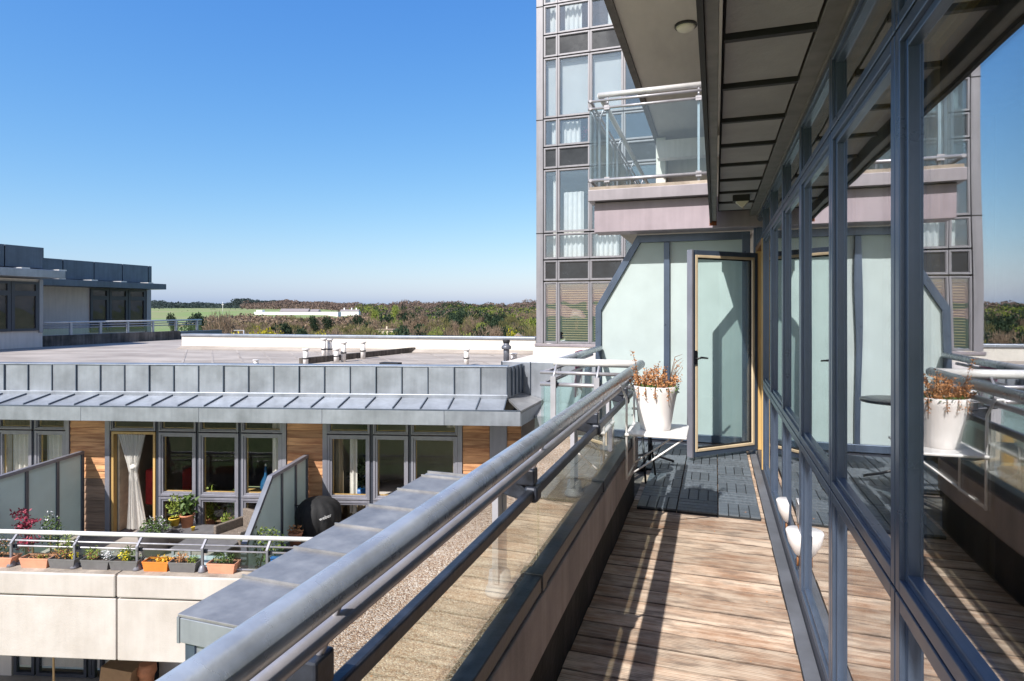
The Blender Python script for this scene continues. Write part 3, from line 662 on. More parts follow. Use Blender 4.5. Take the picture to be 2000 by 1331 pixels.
MB().tube([(-1.25, 6.98, 2.45), (-1.25, 15.2, 2.45)], .032, 12).build('handrail', 'white_rail', ub, U)
for z in (2.37, 2.285):
    MB().tube([(-1.375, 6.92, z), (-.06, 6.92, z)], .016, 8).build('mid_rail', 'rail_small', ub, U)
    MB().tube([(-1.345, 6.9, z), (-1.345, 15.2, z)], .016, 8).build('mid_rail', 'rail_small', ub, U)
MB().tube([(-1.375, 6.92, 1.47), (-.06, 6.92, 1.47)], .020, 8).build('bottom_rail', 'rail_small', ub, U)
MB().tube([(-1.345, 6.9, 1.47), (-1.345, 15.2, 1.47)], .020, 8).build('bottom_rail', 'rail_small', ub, U)
MB().box(-1.36, -.07, 6.915, 6.925, 1.48, 2.275).build('glass_panel', 'glass_teal', ub, U)
for k in range(6): MB().box(-1.35, -1.34, 6.93+1.38*k, 6.93+1.38*k+1.36, 1.48, 2.275).build('glass_panel', 'glass_teal', ub, U)
for x in (-1.16, -.17):
    MB().box(x-.012, x+.012, 6.94, 6.97, 1.40, 2.3).tube([(x, 6.955, 2.28), (x, 6.98, 2.42)], .012, 6).build('post', 'post', ub, U)
    MB().box(x-.03, x+.03, 6.905, 6.95, 2.26, 2.31).box(x-.03, x+.03, 6.905, 6.95, 1.44, 1.50).build('clamp', 'rail_small', ub, U)
for k in range(6):
    y = 7.3+1.4*k; MB().box(-1.325, -1.30, y-.012, y+.012, 1.40, 2.3).tube([(-1.31, y, 2.28), (-1.25, y, 2.42)], .012, 6).build('post', 'post', ub, U)

# ================================================================== railing in front of the camera
def post_geo(x, y, z0, out, top=-.66):
    """post set outside the glass; out=(dx,dy) unit pointing inwards to the handrail"""
    b = MB(); b.box(x-.024, x+.024, y-.024, y+.024, z0+.05, top)
    return b
rl = empty('balcony_railing', (-.66, 2.2, -1.07), 0, 'long glass balcony railing with thick grey tubular handrail beside the camera', 'railing', 'glass and tube balcony railings'); Q = inv(rl)
MB().tube([(-.588, -1.2, -.45), (-.588, 5.20, -.45)], .033, 28).build('handrail', 'rail', rl, Q)
MB().lathe([(.002, -.03), (.02, -.028), (.033, -.012), (.034, 0)], n=16).build('end_cap', 'rail', rl, Matrix.Translation(Q @ Vector((-.588, 5.2, -.45))) @ Matrix.Rotation(R(90), 4, 'X'))
MB().tube([(-.615, -1.2, -.535), (-.615, 5.08, -.535)], .0175, 16).build('mid_rail', 'rail_small', rl, Q)
MB().box(-.662, -.632, -1.2, 5.06, -.700, -.662).build('glass_rail', 'rail_dark', rl, Q, bevel=.006)
MB().box(-.665, -.603, -1.2, 5.06, -1.03, -.975).build('bottom_rail', 'rail_dark', rl, Q, bevel=.004)
yg = [-1.2, .1, .98, 2.27, 3.57, 4.80, 5.06]
for a, b_ in zip(yg[:-1], yg[1:]): MB().box(-.652, -.642, a+.006, b_-.006, -1.005, -.68).build('glass_panel', 'glass_rail', rl, Q)
for y in (-.3, .90, 2.20, 3.50, 4.72):
    b = MB().box(-.79, -.765, y-.05, y-.008, -1.02, -.63).box(-.79, -.765, y+.008, y+.05, -1.02, -.63).box(-.785, -.77, y-.01, y+.01, -1.0, -.64)
    p = b.build('post', 'post', rl, Q, bevel=.002)
    MB().box(-.80, -.755, y-.055, y+.055, -.629, -.615).build('post_cap', 'rail_dark', rl, Q, bevel=.004)
    MB().lathe([(.055, 0), (.056, .01), (.045, .035), (.04, .085), (.012, .10)], (-.777, y, -1.073), 16).build('post_foot', 'post', rl, Q)
    k = MB().prism([(-.768, y-.022, -.622), (-.705, y-.022, -.63), (-.668, y-.022, -.665), (-.668, y-.022, -.70), (-.70, y-.022, -.705), (-.765, y-.022, -.69)], (0, .044, 0)); k.build('bracket', 'rail_dark', rl, Q, bevel=.006)
    MB().box(-.705, -.634, y-.028, y+.028, -.650, -.590).build('block', 'rail_dark', rl, Q, bevel=.006)
    MB().box(-.672, -.620, y-.035, y+.035, -.712, -.652).build('clamp', 'rail_dark', rl, Q, bevel=.012)
    MB().tube([(-.675, y, -.655), (-.632, y, -.56), (-.598, y, -.475)], [.008, .008, .007], 8).build('arm', 'rail_small', rl, Q)
    MB().box(-.668, -.598, y-.03, y+.03, -1.034, -.968).build('clamp', 'rail_dark', rl, Q, bevel=.004)
# return and outer run of the wide balcony
r2 = empty('balcony_railing', (-1.0, 5.15, -1.07), 0, 'railing of the wider balcony end turning the corner past the potted plant', 'railing', 'glass and tube balcony railings'); Q2 = inv(r2)
MB().tube([(-1.33, 5.19, -.452), (-.60, 5.19, -.452)], .033, 20).build('handrail', 'white_metal', r2, Q2)
MB().tube([(-1.31, 5.22, -.455), (-1.31, 7.3, -.455)], .033, 20).build('handrail', 'rail', r2, Q2)
for z, r_ in ((-.535, .0155), (-.635, .0175)):
    MB().tube([(-1.43, 5.10, z), (-.66, 5.10, z)], r_, 12).build('mid_rail', 'rail_small', r2, Q2)
    MB().tube([(-1.40, 5.10, z), (-1.40, 7.3, z)], r_, 12).build('mid_rail', 'rail_small', r2, Q2)
MB().box(-1.42, -.95, 5.095, 5.105, -1.45, -.65).build('glass_panel', 'glass_teal', r2, Q2)
MB().box(-.94, -.66, 5.095, 5.105, -1.04, -.65).build('glass_panel', 'glass_teal', r2, Q2)
for k in range(2): MB().box(-1.405, -1.395, 5.12+1.08*k, 5.12+1.08*k+1.06, -1.04, -.65).build('glass_panel', 'glass_teal', r2, Q2)
for x in (-1.30, -.93):
    MB().box(x-.022, x+.022, 5.03, 5.055, -1.45, -.56).tube([(x, 5.045, -.57), (x, 5.15, -.475)], .011, 6).build('post', 'post', r2, Q2)
    MB().box(x-.02, x+.025, 5.056, 5.09, -.66, -.60).build('clamp', 'rail_dark', r2, Q2)
for y in (5.9, 6.9):
    MB().box(-1.47, -1.445, y-.022, y+.022, -1.45, -.56).tube([(-1.455, y, -.57), (-1.34, y, -.475)], .011, 6).build('post', 'post_dark', r2, Q2)
tw = MB().curtain(6.35, 6.72, -1.405, -.92, -.44, .012, .09, axis='y').build('towel', 'pink_cloth'); tag(tw, 'pink towel hanging over the wider balcony railing', 'towel')

# ================================================================== things on the balcony
tb = empty('folding_table', (-.56, 4.38, -1.12), 0, 'small white folding table hooked on the railing beside the open door', 'table'); T = inv(tb)
MB().box(-.575, -.175, 4.14, 4.60, -.842, -.826).build('tabletop', 'white_metal', tb, T, bevel=.004)
for y in (4.16, 4.56):
    MB().tube([(-.565, y, -1.14), (-.565, y, -.60), (-.60, y, -.51), (-.64, y, -.508), (-.655, y, -.55)], .008, 8).build('frame_tube', 'white_metal', tb, T)
    MB().tube([(-.56, y+.012, -1.12), (-.20, y+.012, -.85)], .006, 8).build('brace', 'white_metal', tb, T)
MB().tube([(-.565, 4.16, -1.13), (-.565, 4.56, -1.13)], .007, 8).build('frame_tube', 'white_metal', tb, T)
pt = empty('plant_pot', (-.395, 4.37, -.8255), 0, 'tapered white pot of dried orange brown plants on the small white table', 'plant pot')
MB().lathe([(.100, 0), (.104, .004), (.110, .05), (.126, .15), (.147, .26), (.153, .300), (.149, .303), (.140, .295), (.125, .27)], n=40).build('pot', 'white_plastic', pt)
MB().lathe([(.0, .268), (.138, .27), (.139, .262)], n=24).build('soil', 'soil', pt)
b = MB(); rp = random.Random(5)
for k in range(420):
    a = rp.uniform(0, 6.28); q = .145*math.sqrt(rp.random()); p = (q*math.cos(a), q*math.sin(a), .27+rp.uniform(0, .04)); b.leaf(p, rp.uniform(.012, .03), .012)
for k in range(90):
    a = rp.uniform(0, 6.28); p = (.15*math.cos(a), .15*math.sin(a), .29+rp.uniform(-.03, .02)); b.leaf(p, .022, .012)
b.build('foliage', 'leaf_green', pt)
b = MB(); b2 = MB()
for k in range(46):
    a = rp.uniform(0, 6.28); q = .12*math.sqrt(rp.random()); h = rp.choice([rp.uniform(.04, .1), rp.uniform(.08, .17)]); x, y = q*math.cos(a), q*math.sin(a)
    if k < 3: x, y, h = [(-.10, -.02, .27), (.02, 0, .19), (.10, .03, .17)][k]
    lx, ly = x*1.35+rp.gauss(0, .02), y*1.35+rp.gauss(0, .02)
    b.tube([(x, y, .27), ((x+lx)/2, (y+ly)/2, .27+h*.6), (lx, ly, .27+h)], [.0028, .0022, .001], 4)
    for m_ in range(int(26 if k % 3 else 44)):
        f = rp.uniform(.3, 1.02); b2.leaf((x+(lx-x)*f+rp.gauss(0, .008), y+(ly-y)*f+rp.gauss(0, .008), .27+h*f), rp.uniform(.010, .024), rp.uniform(.007, .014))
for k in range(5):      # thin twigs leaning out to the right
    a = rp.uniform(-.3, .5); b.tube([(.08, .02, .27), (.13, .03, .34+.04*k), (.15+.03*math.cos(a), .03+.03*math.sin(a), .42+.025*k)], [.0025, .002, .001], 4)
    for m_ in range(8): b2.leaf((.12+rp.uniform(0, .06), .03+rp.gauss(0, .01), .33+rp.uniform(0, .15)), .014, .007)
for k in range(4):      # trailing sprigs over the rim
    a = [-1.9, -1.5, -2.3, -.9][k]; x, y = .155*math.cos(a), .155*math.sin(a)
    b.tube([(x*.8, y*.8, .28), (x, y, .30), (x*1.04, y*1.04, .24-.02*k)], .002, 4)
    for m_ in range(16): b2.leaf((x*1.03+rp.gauss(0, .005), y*1.03+rp.gauss(0, .005), rp.uniform(.22, .30)), .016, .009)
b.build('stems', 'twig_dry', pt); b2.build('dry_leaves', 'leaf_dry', pt)
bt = empty('bistro_table', (-.62, 6.25, -1.52), 0, 'round black bistro table half hidden behind the white pot', 'table')
MB().lathe([(.0, .70), (.27, .70), (.275, .705), (.275, .72), (.27, .725), (0, .725)], n=32).build('tabletop', 'black_gloss', bt)
MB().tube([(0, 0, .02), (0, 0, .70)], .018, 10).build('pedestal', 'black_gloss', bt)
for k in range(3): a = k*2.094+.3; MB().tube([(0, 0, .10), (.12*math.cos(a), .12*math.sin(a), .05), (.24*math.cos(a), .24*math.sin(a), .012)], .012, 8).build('leg', 'black_gloss', bt)
ch = empty('bistro_chair', (-.70, 5.62, -1.52), R(80), 'black metal chair with curved tube arms behind the folding table', 'chair')
MB().lathe([(.0, .44), (.19, .44), (.195, .45), (.19, .46), (0, .46)], n=24).build('seat', 'black_gloss', ch)
for k in range(4): a = k*1.571+.785; MB().tube([(.16*math.cos(a), .16*math.sin(a), .44), (.22*math.cos(a), .22*math.sin(a), .01)], .010, 8).build('leg', 'black_gloss', ch)
MB().tube([(.19*math.cos(t), .19*math.sin(t)+.02, .60) for t in [R(d) for d in range(-20, 201, 20)]], .011, 8).build('arm_hoop', 'black_gloss', ch)
for t in (0, 50, 90, 130, 180): MB().tube([(.18*math.cos(R(t)), .18*math.sin(R(t)), .44), (.19*math.cos(R(t)), .19*math.sin(R(t))+.02, .60)], .008, 6).build('spindle', 'black_gloss', ch)
# two small white half-cone lamps on the lower frames
for k, (y, lb) in enumerate(((4.12, 'nearer the open door'), (3.58, 'nearer the camera'))):
    lm = empty('wall_planter', (FX-.023, y, -1.31), 0, 'small white pointed bowl on the lower window frame, the one '+lb, 'bowl', 'white pointed bowls on the window frame')
    b = MB(); n_ = 12
    prof = [(.004, 0), (.030, .018), (.066, .075), (.082, .135), (.080, .138), (.0, .138)]
    for i, (r_, z) in enumerate(prof):
        for q in range(n_+1): t = math.pi/2+math.pi*q/n_; b.v.append((r_*math.cos(t)*.8, r_*math.sin(t), z))
    for i in range(len(prof)-1):
        for q in range(n_): b.f.append((i*(n_+1)+q, i*(n_+1)+q+1, (i+1)*(n_+1)+q+1, (i+1)*(n_+1)+q)); b.smooth.append(True)
    b.build('bowl', 'white_plastic', lm); MB().tube([(-.006, 0, -.05), (-.006, 0, .01)], .006, 6).build('stem', 'pine_dark', lm)
# lamps
l1 = empty('ceiling_lamp', (-.40, 9.1, 4.07), 0, 'round cream bulkhead lamp on the underside of the upper balcony', 'lamp')
MB().lathe([(.0, -.10), (.06, -.095), (.11, -.07), (.14, -.03)], n=24).build('diffuser', 'bulkhead', l1); MB().lathe([(.15, -.035), (.155, -.03), (.155, 0)], n=24).build('rim', 'soffit_rib', l1)
l2 = empty('ceiling_lamp', (.215, 5.72, 1.0), 0, 'dark square security lamp with pointed diffuser under the panelled soffit', 'lamp')
MB().box(-.07, .07, -.05, .05, -.055, -.001).build('housing', 'soffit_rib', l2, bevel=.004)
MB().poly([(-.045, -.045, -.056), (.06, -.045, -.056), (.06, .045, -.056), (-.045, .045, -.056), (.005, -.03, -.115), (.02, .03, -.115)], [(0, 1, 4), (1, 2, 5, 4), (2, 3, 5), (3, 0, 4, 5)]).build('diffuser', 'bulkhead', l2)

# ================================================================== lower zinc-roofed bay below the railing
bay = empty('bay_roof', (-2.5, 5, -18), 0, 'zinc covered projecting bay below the railing with wide seamed top', 'building'); Z = inv(bay)
zb_ = -2.10
MB().box(-3.45, -1.39, 3.38, 7.1, -18, -2.29).build('wall', 'render_pale', bay, Z)
yy = 3.30; ysz = []
while yy < 7.15: ysz.append(yy); yy += .62
ysz.append(7.2)
for a, b_ in zip(ysz[:-1], ysz[1:]):
    MB().box(-3.53, -1.38, a+.007, b_-.007, zb_-.02, zb_).build('zinc_panel', 'zinc_top', bay, Z, bevel=.004)
    MB().box(-3.53, -1.38, b_-.0065, b_+.0065, zb_-.02, zb_+.022).build('seam', 'zinc_top', bay, Z)
    MB().box(-3.533, -3.51, a+.003, b_-.003, zb_-.20, zb_-.021).build('fascia_panel', 'zinc', bay, Z)
MB().box(-3.50, -1.38, 3.30, 3.32, zb_-.19, zb_-.022).build('fascia_panel', 'zinc', bay, Z, bevel=.003)
MB().box(-3.47, -1.40, 3.34, 3.36, -3.5, zb_-.192).build('side_panel', 'zinc', bay, Z)
MB().box(-3.48, -3.40, 3.325, 3.355, -3.6, zb_-.192).build('corner_post', 'frame', bay, Z)

# ================================================================== LOWER BUILDING with terrace
TH = R(14.4); OL = Vector((-7.57, 10.14)); Bv = Vector((math.cos(TH), math.sin(TH))); Av = Vector((-math.sin(TH), math.cos(TH)))
lb = empty('terrace_building', (OL.x, OL.y, -18), TH, 'lower terrace building with zinc parapet, timber cladding and grey windows', 'building')
CL = (-OL.dot(Bv), -OL.dot(Av))
def LS(px, t=0.): d = ray(px); k = (-t-CL[1])/d.dot(Av); return CL[0]+k*d.dot(Bv), k          # local x and depth on the plane t metres in front of the facade
def LZ(px, py, t=0.): return -(py-606)/1200*LS(px, t)[1]
LM = Matrix.Translation((0, 0, 18))          # local frame with world z
def lworld(s, t, z): p = OL+Bv*s-Av*t; return (p.x, p.y, z)
def wl(X, Y): p = Vector((X, Y))-OL; return p.dot(Bv), p.dot(Av)
zE0 = LZ(500, 826, .75); zE1 = LZ(500, 797, .75); zP0 = LZ(500, 771, .06); zP1 = LZ(500, 715, .06)
zD = -4.47; zH = LZ(500, 846); zM = LZ(500, 973)
sR = LS(990, .06)[0]; sE = LS(1017, .75)[0]; sL = LS(-260, 0)[0]
# parapet panels (vertical zinc sheets with standing seams)
pw = LS(520, .06)[0]-LS(471, .06)[0]; k = 0; x = sR
pan = None
while x > sL:
    MB().box(x-pw+.012, x-.004, -.075+.006*math.sin(k*2.1), 0, zP0, zP1).build('zinc_panel', 'zinc', lb, LM, bevel=.006)
    MB().box(x-.004, x+.010, -.100, -.02, zP0, zP1+.002).build('seam', 'zinc_dark', lb, LM)
    # eave trays (sloping)
    MB().prism([(x-pw+.012, -.11, zP0-.03), (x-pw+.012, -.75, zE1+.012), (x-pw+.012, -.75, zE1-.01), (x-pw+.012, -.11, zP0-.055)], (pw-.016, 0, 0)).build('eave_tray', 'zinc', lb, LM)
    MB().prism([(x-.008, -.11, zP0), (x-.008, -.75, zE1+.040), (x-.008, -.75, zE1-.005), (x-.008, -.11, zP0-.055)], (.018, 0, 0)).build('seam', 'zinc_dark', lb, LM)
    x -= pw; k += 1
MB().box(sL, sR+.02, -.13, -.076, zP0-.06, zP0+.045).build('flashing', 'zinc', lb, LM, bevel=.01)
MB().box(sL, sR+.02, -.09, .25, zP1+.003, zP1+.02).build('parapet_cap', 'zinc', lb, LM, bevel=.004)
MB().box(sL, sR, .002, .22, zP0-.1, zP1).build('parapet_core', 'zinc_dark', lb, LM)
fpx = [(-260, 160), (160, 390), (390, 630), (630, 868), (868, 1017)]
for a, b_ in fpx:
    s0, s1 = LS(a, .75)[0], LS(b_, .75)[0]; MB().box(s0+.002, s1-.002, -.78, -.752, zE0, zE1-.012).build('fascia_panel', 'zinc', lb, LM, bevel=.006)
MB().box(sL, sE-.01, -.785, -.75, zE1-.011, zE1+.008).build('drip_edge', 'zinc_dark', lb, LM)
MB().box(sL, sE-.03, -.74, .0, zE0+.02, zE0+.05).build('eave_soffit', 'zinc_dark', lb, LM)
# return along the other axis at the right-hand end
cw = OL+Bv*sR+Av*(-.07); ce = OL+Bv*sE+Av*(-.77)
YR = 11.95
rm = inv(lb)
for q in range(4):
    y0 = cw.y+(YR-cw.y)*q/4; y1 = cw.y+(YR-cw.y)*(q+1)/4
    MB().box(cw.x-.02, cw.x+.02, y0+.01, y1-.01, zP0-.03, zP1).build('zinc_panel', 'zinc', lb, rm, bevel=.006)
    MB().box(cw.x, cw.x+.045, y1-.01, y1+.008, zP0, zP1).build('seam', 'zinc_dark', lb, rm)
MB().prism([(cw.x+.02, cw.y, zP0-.03), (ce.x, ce.y, zE1), (ce.x, YR, zE1), (cw.x+.02, YR, zP0-.03)], (0, 0, -.04)).build('eave_tray', 'zinc_top', lb, rm)
MB().box(ce.x-.02, ce.x+.008, ce.y+.003, YR, zE0, zE1-.045).build('fascia_panel', 'zinc', lb, rm)
# facade behind
zF1 = zE0+.02
MB().box(sL, sE-.3, .05, .12, -7.2, -4.50).build('wall', 'render_pale', lb, LM)
TER = MB().prism([(sL, -2.75, -4.6), (LS(1000, 0)[0], -2.75, -4.6), (LS(1000, 0)[0], .3, -4.6), (sL, .3, -4.6)], (0, 0, .13)).build('terrace_floor', 'roof_felt', lb, LM)
def lwin(pa, pb, kind='full', openable=False):
    """one glazed bay between photo columns pa..pb: frames for top light, main pane, lower pane"""
    s0, s1 = LS(pa)[0]+.004, LS(pb)[0]-.004
    rows = [(zH+.012, zF1+.1, .045), (zM+.006, zH-.012, .075), (zD+.03, zM-.012, .075)]
    if kind == 'door': rows = rows[:1]
    for z0, z1, wd in rows:
        b = MB()
        frame_mb(s0, s1, z0, z1, -.03, .05, wd*.6, b); frame_mb(s0+wd*.6, s1-wd*.6, z0+wd*.6, z1-wd*.6, -.012, .05, wd*.5, b)
        fr = b.build('window_frame', 'frame_light', lb, LM, bevel=.003)
        M2 = Matrix.Translation(-Vector(fr.location)) @ LM
        MB().box(s0+wd, s1-wd, .01, .02, z0+wd, z1-wd).build('pane', 'glass_window', fr, M2)
        b = MB(); frame_mb(s0+wd-.01, s1-wd+.01, z0+wd-.01, z1-wd+.01, .051, .075, .03, b); b.build('inner_bead', 'pine', fr, M2)
bays = [(-260, -180), (-180, -95), (-95, -5), (-3, 64), (69, 130), (311, 384), (389, 467), (472, 552), (640, 723), (729, 798), (803, 894)]
for a, b_ in bays: lwin(a, b_)
lwin(216, 305, 'door')
for a, b_ in ((130, 137), (207, 216), (305, 310.5), (552, 560), (631, 640), (894, 903), (957, 990), (384, 389), (467, 472), (723, 729), (798, 803), (64, 69)):
    s0, s1 = LS(a)[0], LS(b_)[0]; MB().box(s0, s1, -.035 if b_-a > 6 else .0, .06, zD, zF1).build('mullion', 'frame_light' if b_-a > 6 else 'frame_dark', lb, LM, bevel=.003)
# timber cladding, board by board
def clad(pa, pb, weather_below=None, dark=False):
    s0, s1 = LS(pa)[0]+.003, LS(pb)[0]-.003; z = zF1-.01; hb_ = .145
    MB().box(s0, s1, .03, .06, zD, zF1).build('batten', 'gasket', lb, LM)
    while z > zD:
        z0 = max(zD, z-hb_)
        o = MB().prism([(s0, -.016, z0+.004), (s0, .0, z-.003), (s0, .026, z-.003), (s0, .026, z0+.004)], (s1-s0, 0, 0)).build('cladding_board', 'cladding_weathered' if (weather_below and z < weather_below) else 'cladding', lb, LM)
        z -= hb_
clad(137.5, 206.5, -3.3); clad(560.5, 630.5, -3.75); clad(903.5, 956.5); clad(990.5, 1018)
# rooms behind the glass
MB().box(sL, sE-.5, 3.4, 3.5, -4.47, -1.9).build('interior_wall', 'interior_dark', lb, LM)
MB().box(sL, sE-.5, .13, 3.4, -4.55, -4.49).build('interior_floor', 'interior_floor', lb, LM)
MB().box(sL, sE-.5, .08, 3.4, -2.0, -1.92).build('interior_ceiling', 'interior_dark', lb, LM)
for px, m_ in ((212, 'interior_wall'), (308, 'interior_dark'), (600, 'interior_wall'), (132, 'interior_wall')):
    s0 = LS(px)[0]; MB().box(s0-.05, s0+.05, .13, 3.4, -4.48, -2.0).build('partition', m_, lb, LM)
MB().box(LS(640)[0], LS(960)[0], 2.6, 2.7, -4.48, -2.0).build('partition', 'interior_wall', lb, LM)
MB().box(LS(216)[0], LS(306)[0]-.2, 2.2, 2.3, -4.48, -2.0).build('partition', 'interior_wall', lb, LM)
MB().box(sL, LS(130)[0], .9, 1.0, -4.48, -2.0).build('partition', 'interior_brown', lb, LM)
# curtains (each hangs inside a window)
def lcurt(pa, pb, py0, py1, t=-.22, m_='curtain', label='', amp=.03, per=.1):
    s0, s1 = LS(pa)[0], LS(pb)[0]; o = MB().curtain(s0, s1, -t, LZ(pa, py1), LZ(pa, py0), amp, per).build('curtain', m_, lb, LM, label=label); return o
lcurt(-90, 2, 845, 1040, label='cream curtain'); lcurt(6, 62, 848, 1040, label='cream curtain'); lcurt(74, 124, 848, 1040, label='cream curtain')
lcurt(522, 549, 830, 960, label='pale gathered curtain'); lcurt(676, 690, 855, 1010, label='white curtain'); lcurt(648, 664, 855, 1010, label='dark curtain', m_='interior_brown')
lcurt(868, 892, 826, 840, label='white curtain')
# door: pine lining and half-open leaf
s0, s1 = LS(218)[0], LS(303.5)[0]
MB().box(s0, s0+.045, -.01, .09, zD, zH-.01).build('door_lining', 'pine', lb, LM); MB().box(s1-.045, s1, -.01, .09, zD, zH-.01).build('door_lining', 'pine', lb, LM)
MB().box(s0+.046, s1-.046, -.01, .09, zH-.06, zH-.01).build('door_lining', 'pine', lb, LM)
MB().box(s0+.05, s0+.09, .10, .70, zD+.02, zH-.08).build('door_leaf', 'house_cream', lb, LM, bevel=.003)
MB().box(s0+.091, s0+.115, .60, .64, -3.50, -3.38).build('door_handle', 'steel', lb, LM)
# knotted curtain in the doorway
def wf(v, centre=False):
    if centre: return .12*(1-v)-.04
    k = .62; return .20+.62*abs(v-k)/k*.6+(.34*max(0, (v-k)/(1-k)))
kc = empty('doorway_curtain', lworld(LS(262)[0], .03, zD), TH, 'white curtain knotted in the middle hanging in the open terrace doorway', 'curtain')
w0 = .74
MB().curtain(-w0/2, w0/2, 0, .12, zH-zD-.06, .035, .07, wfun=wf, n=40).build('cloth', 'curtain_thin', kc)
MB().lathe([(.03, 1.30), (.065, 1.33), (.07, 1.37), (.03, 1.41)], (.02, 0, 0), 12).build('knot', 'curtain', kc)

# concrete terrace parapet
t0 = 2.72; zC = LZ(300, 1113, t0); zJ = LZ(300, 1166, t0+.12); zBt = LZ(300, 1287, t0+.12)
sj = LS(235, t0+.12)[0]; sEnd = LS(900, t0)[0]
for a, b_ in ((sL-2, sj-.012), (sj+.012, sEnd)):
    MB().box(a, b_, -t0-.22, -t0+.13, zJ+.012, zC).build('coping_stone', 'concrete', lb, LM, bevel=.025)
    MB().box(a+.003, b_-.003, -t0-.20, -t0+.125, zC+.0015, zC+.006).build('coping_top', 'coping', lb, LM)
    MB().box(a, b_, -t0-.20, -t0+.10, zBt, zJ-.012).build('concrete_panel', 'concrete', lb, LM, bevel=.012)
MB().box(sL-2, sEnd, -t0-.15, -t0+.05, zBt+.03, zC-.05).build('parapet_core', 'gasket', lb, LM)
MB().box(sL-2, sEnd, -t0+.13, .1, -4.72, -4.61).build('floor_slab', 'concrete_dirty', lb, LM)
# storey below
MB().box(sL-2, sEnd+2, -2.9, .3, -7.55, -7.39).build('floor_slab', 'roof_felt', lb, LM)
for a, b_, m_ in ((-100, 24, 'render_pale'), (312, 420, 'render_pale')):
    MB().box(LS(a)[0], LS(b_)[0], -.02, .1, -7.38, -4.75).build('wall', m_, lb, LM)
MB().box(sL, sEnd, 1.5, 1.6, -7.4, -4.75).build('interior_wall', 'interior_dark', lb, LM)
for a, b_ in ((28, 68), (72, 170), (174, 186), (196, 240), (244, 310)):
    b = MB(); s0, s1 = LS(a)[0], LS(b_)[0]; frame_mb(s0, s1, -7.36, -4.78, -.02, .06, .06, b); fr = b.build('window_frame', 'frame_dark', lb, LM)
    if s1-s0 > .2: MB().box(s0+.06, s1-.06, .01, .02, -7.3, -4.84).build('pane', 'glass_window', fr, Matrix.Translation(-Vector(fr.location)) @ LM)
MB().prism([(LS(80)[0], .05, -6.6), (LS(80)[0], .05, -6.35), (LS(150)[0], .05, -5.0), (LS(150)[0], .05, -5.3)], (0, .05, 0)).build('stair_string', 'frame_light', lb, LM)
# flat roof
ra, rb = at(355, 682, 19.6), at(1046, 692, 17.2)
pl = at(-200, 700, 20)
zR = zP1-.14
rf = MB().prism([lworld(sL, -.24, zR), lworld(sR, -.24, zR), (cw.x-.03, YR, zR), (-3.1, 15.3, zR), (rb.x, rb.y+1, zR), (ra.x, ra.y+1, zR), (-21.3, 22, zR), (-21.3, 5, zR)], (0, 0, -.2)).build('roof_deck', 'roof_felt', lb, rm)
MB().prism([(ra.x, ra.y, zR), (rb.x, rb.y, zR), (rb.x, rb.y+.3, zR), (ra.x, ra.y+.3, zR)], (0, 0, .40)).build('roof_parapet', 'render_white', lb, rm)
MB().prism([(ra.x, ra.y-.04, zR+.403), (rb.x, rb.y-.04, zR+.403), (rb.x, rb.y+.36, zR+.403), (ra.x, ra.y+.36, zR+.403)], (0, 0, .07)).build('parapet_cap', 'zinc', lb, rm, bevel=.01)
MB().prism([(ra.x, ra.y-.2, zR+.001), (rb.x, rb.y-.2, zR+.001), (rb.x, rb.y-.002, zR+.08), (ra.x, ra.y-.002, zR+.08)], (0, 0, .015)).build('roof_upstand', 'roof_felt', lb, rm)
c0, c1 = at(592, 713, 13.9), at(826, 684, 18.3); dd = Vector((c1.x-c0.x, c1.y-c0.y, 0)).normalized(); nn = Vector((-dd.y, dd.x, 0))*.12
MB().prism([(c0.x, c0.y, zR+.001), (c1.x, c1.y, zR+.001), (c1.x+nn.x, c1.y+nn.y, zR+.001), (c0.x+nn.x, c0.y+nn.y, zR+.001)], (0, 0, .14)).build('roof_curb', 'concrete_dirty', lb, rm)
for k in range(13):
    a_ = ra.lerp(rb, (k+.5)/13); sx_ = (a_.x, a_.y); b0 = at(330+k*62, 716, (-zR)*1200/110)
    MB().prism([(sx_[0], sx_[1]-.3, zR+.001), (b0.x, b0.y+.3, zR+.001), (b0.x+.07, b0.y+.3, zR+.001), (sx_[0]+.07, sx_[1]-.3, zR+.001)], (0, 0, .006)).build('membrane_seam', 'roof_felt', lb, rm)
# rear zinc wall joining the tower
jw = empty('link_building', (-2.8, 13, -18), 0, 'grey zinc clad link between the terrace building and the tower', 'building'); J = inv(jw)
xw0 = ce.x-.9
for q in range(4):
    xa = xw0+q*.62; MB().box(xa+.006, xa+.614, 12.0, 12.05, -1.86, -1.06).build('zinc_panel', 'zinc', jw, J, bevel=.005); MB().box(xa-.006, xa+.006, 11.97, 12.04, -1.86, -1.06).build('seam', 'zinc_dark', jw, J)
xw1 = xw0+4*.62
MB().box(xw0, xw1+.5, 12.06, 15.25, -18, -1.08).build('wall', 'render_pale', jw, J)
MB().prism([(xw0+.4, 11.96, -1.86), (xw0+.4, 11.3, -2.02), (xw0+.4, 11.3, -2.06), (xw0+.4, 11.96, -1.92)], (2.4, 0, 0)).build('eave_tray', 'zinc_top', jw, J)
MB().box(ce.x+.02, xw0+2.8, 11.27, 11.30, -2.34, -2.03).build('fascia_panel', 'zinc', jw, J)
MB().box(ce.x-.2, -1.4, 12.065, 12.3, -18, -2.0).build('wall', 'cladding_weathered', jw, J) if False else None

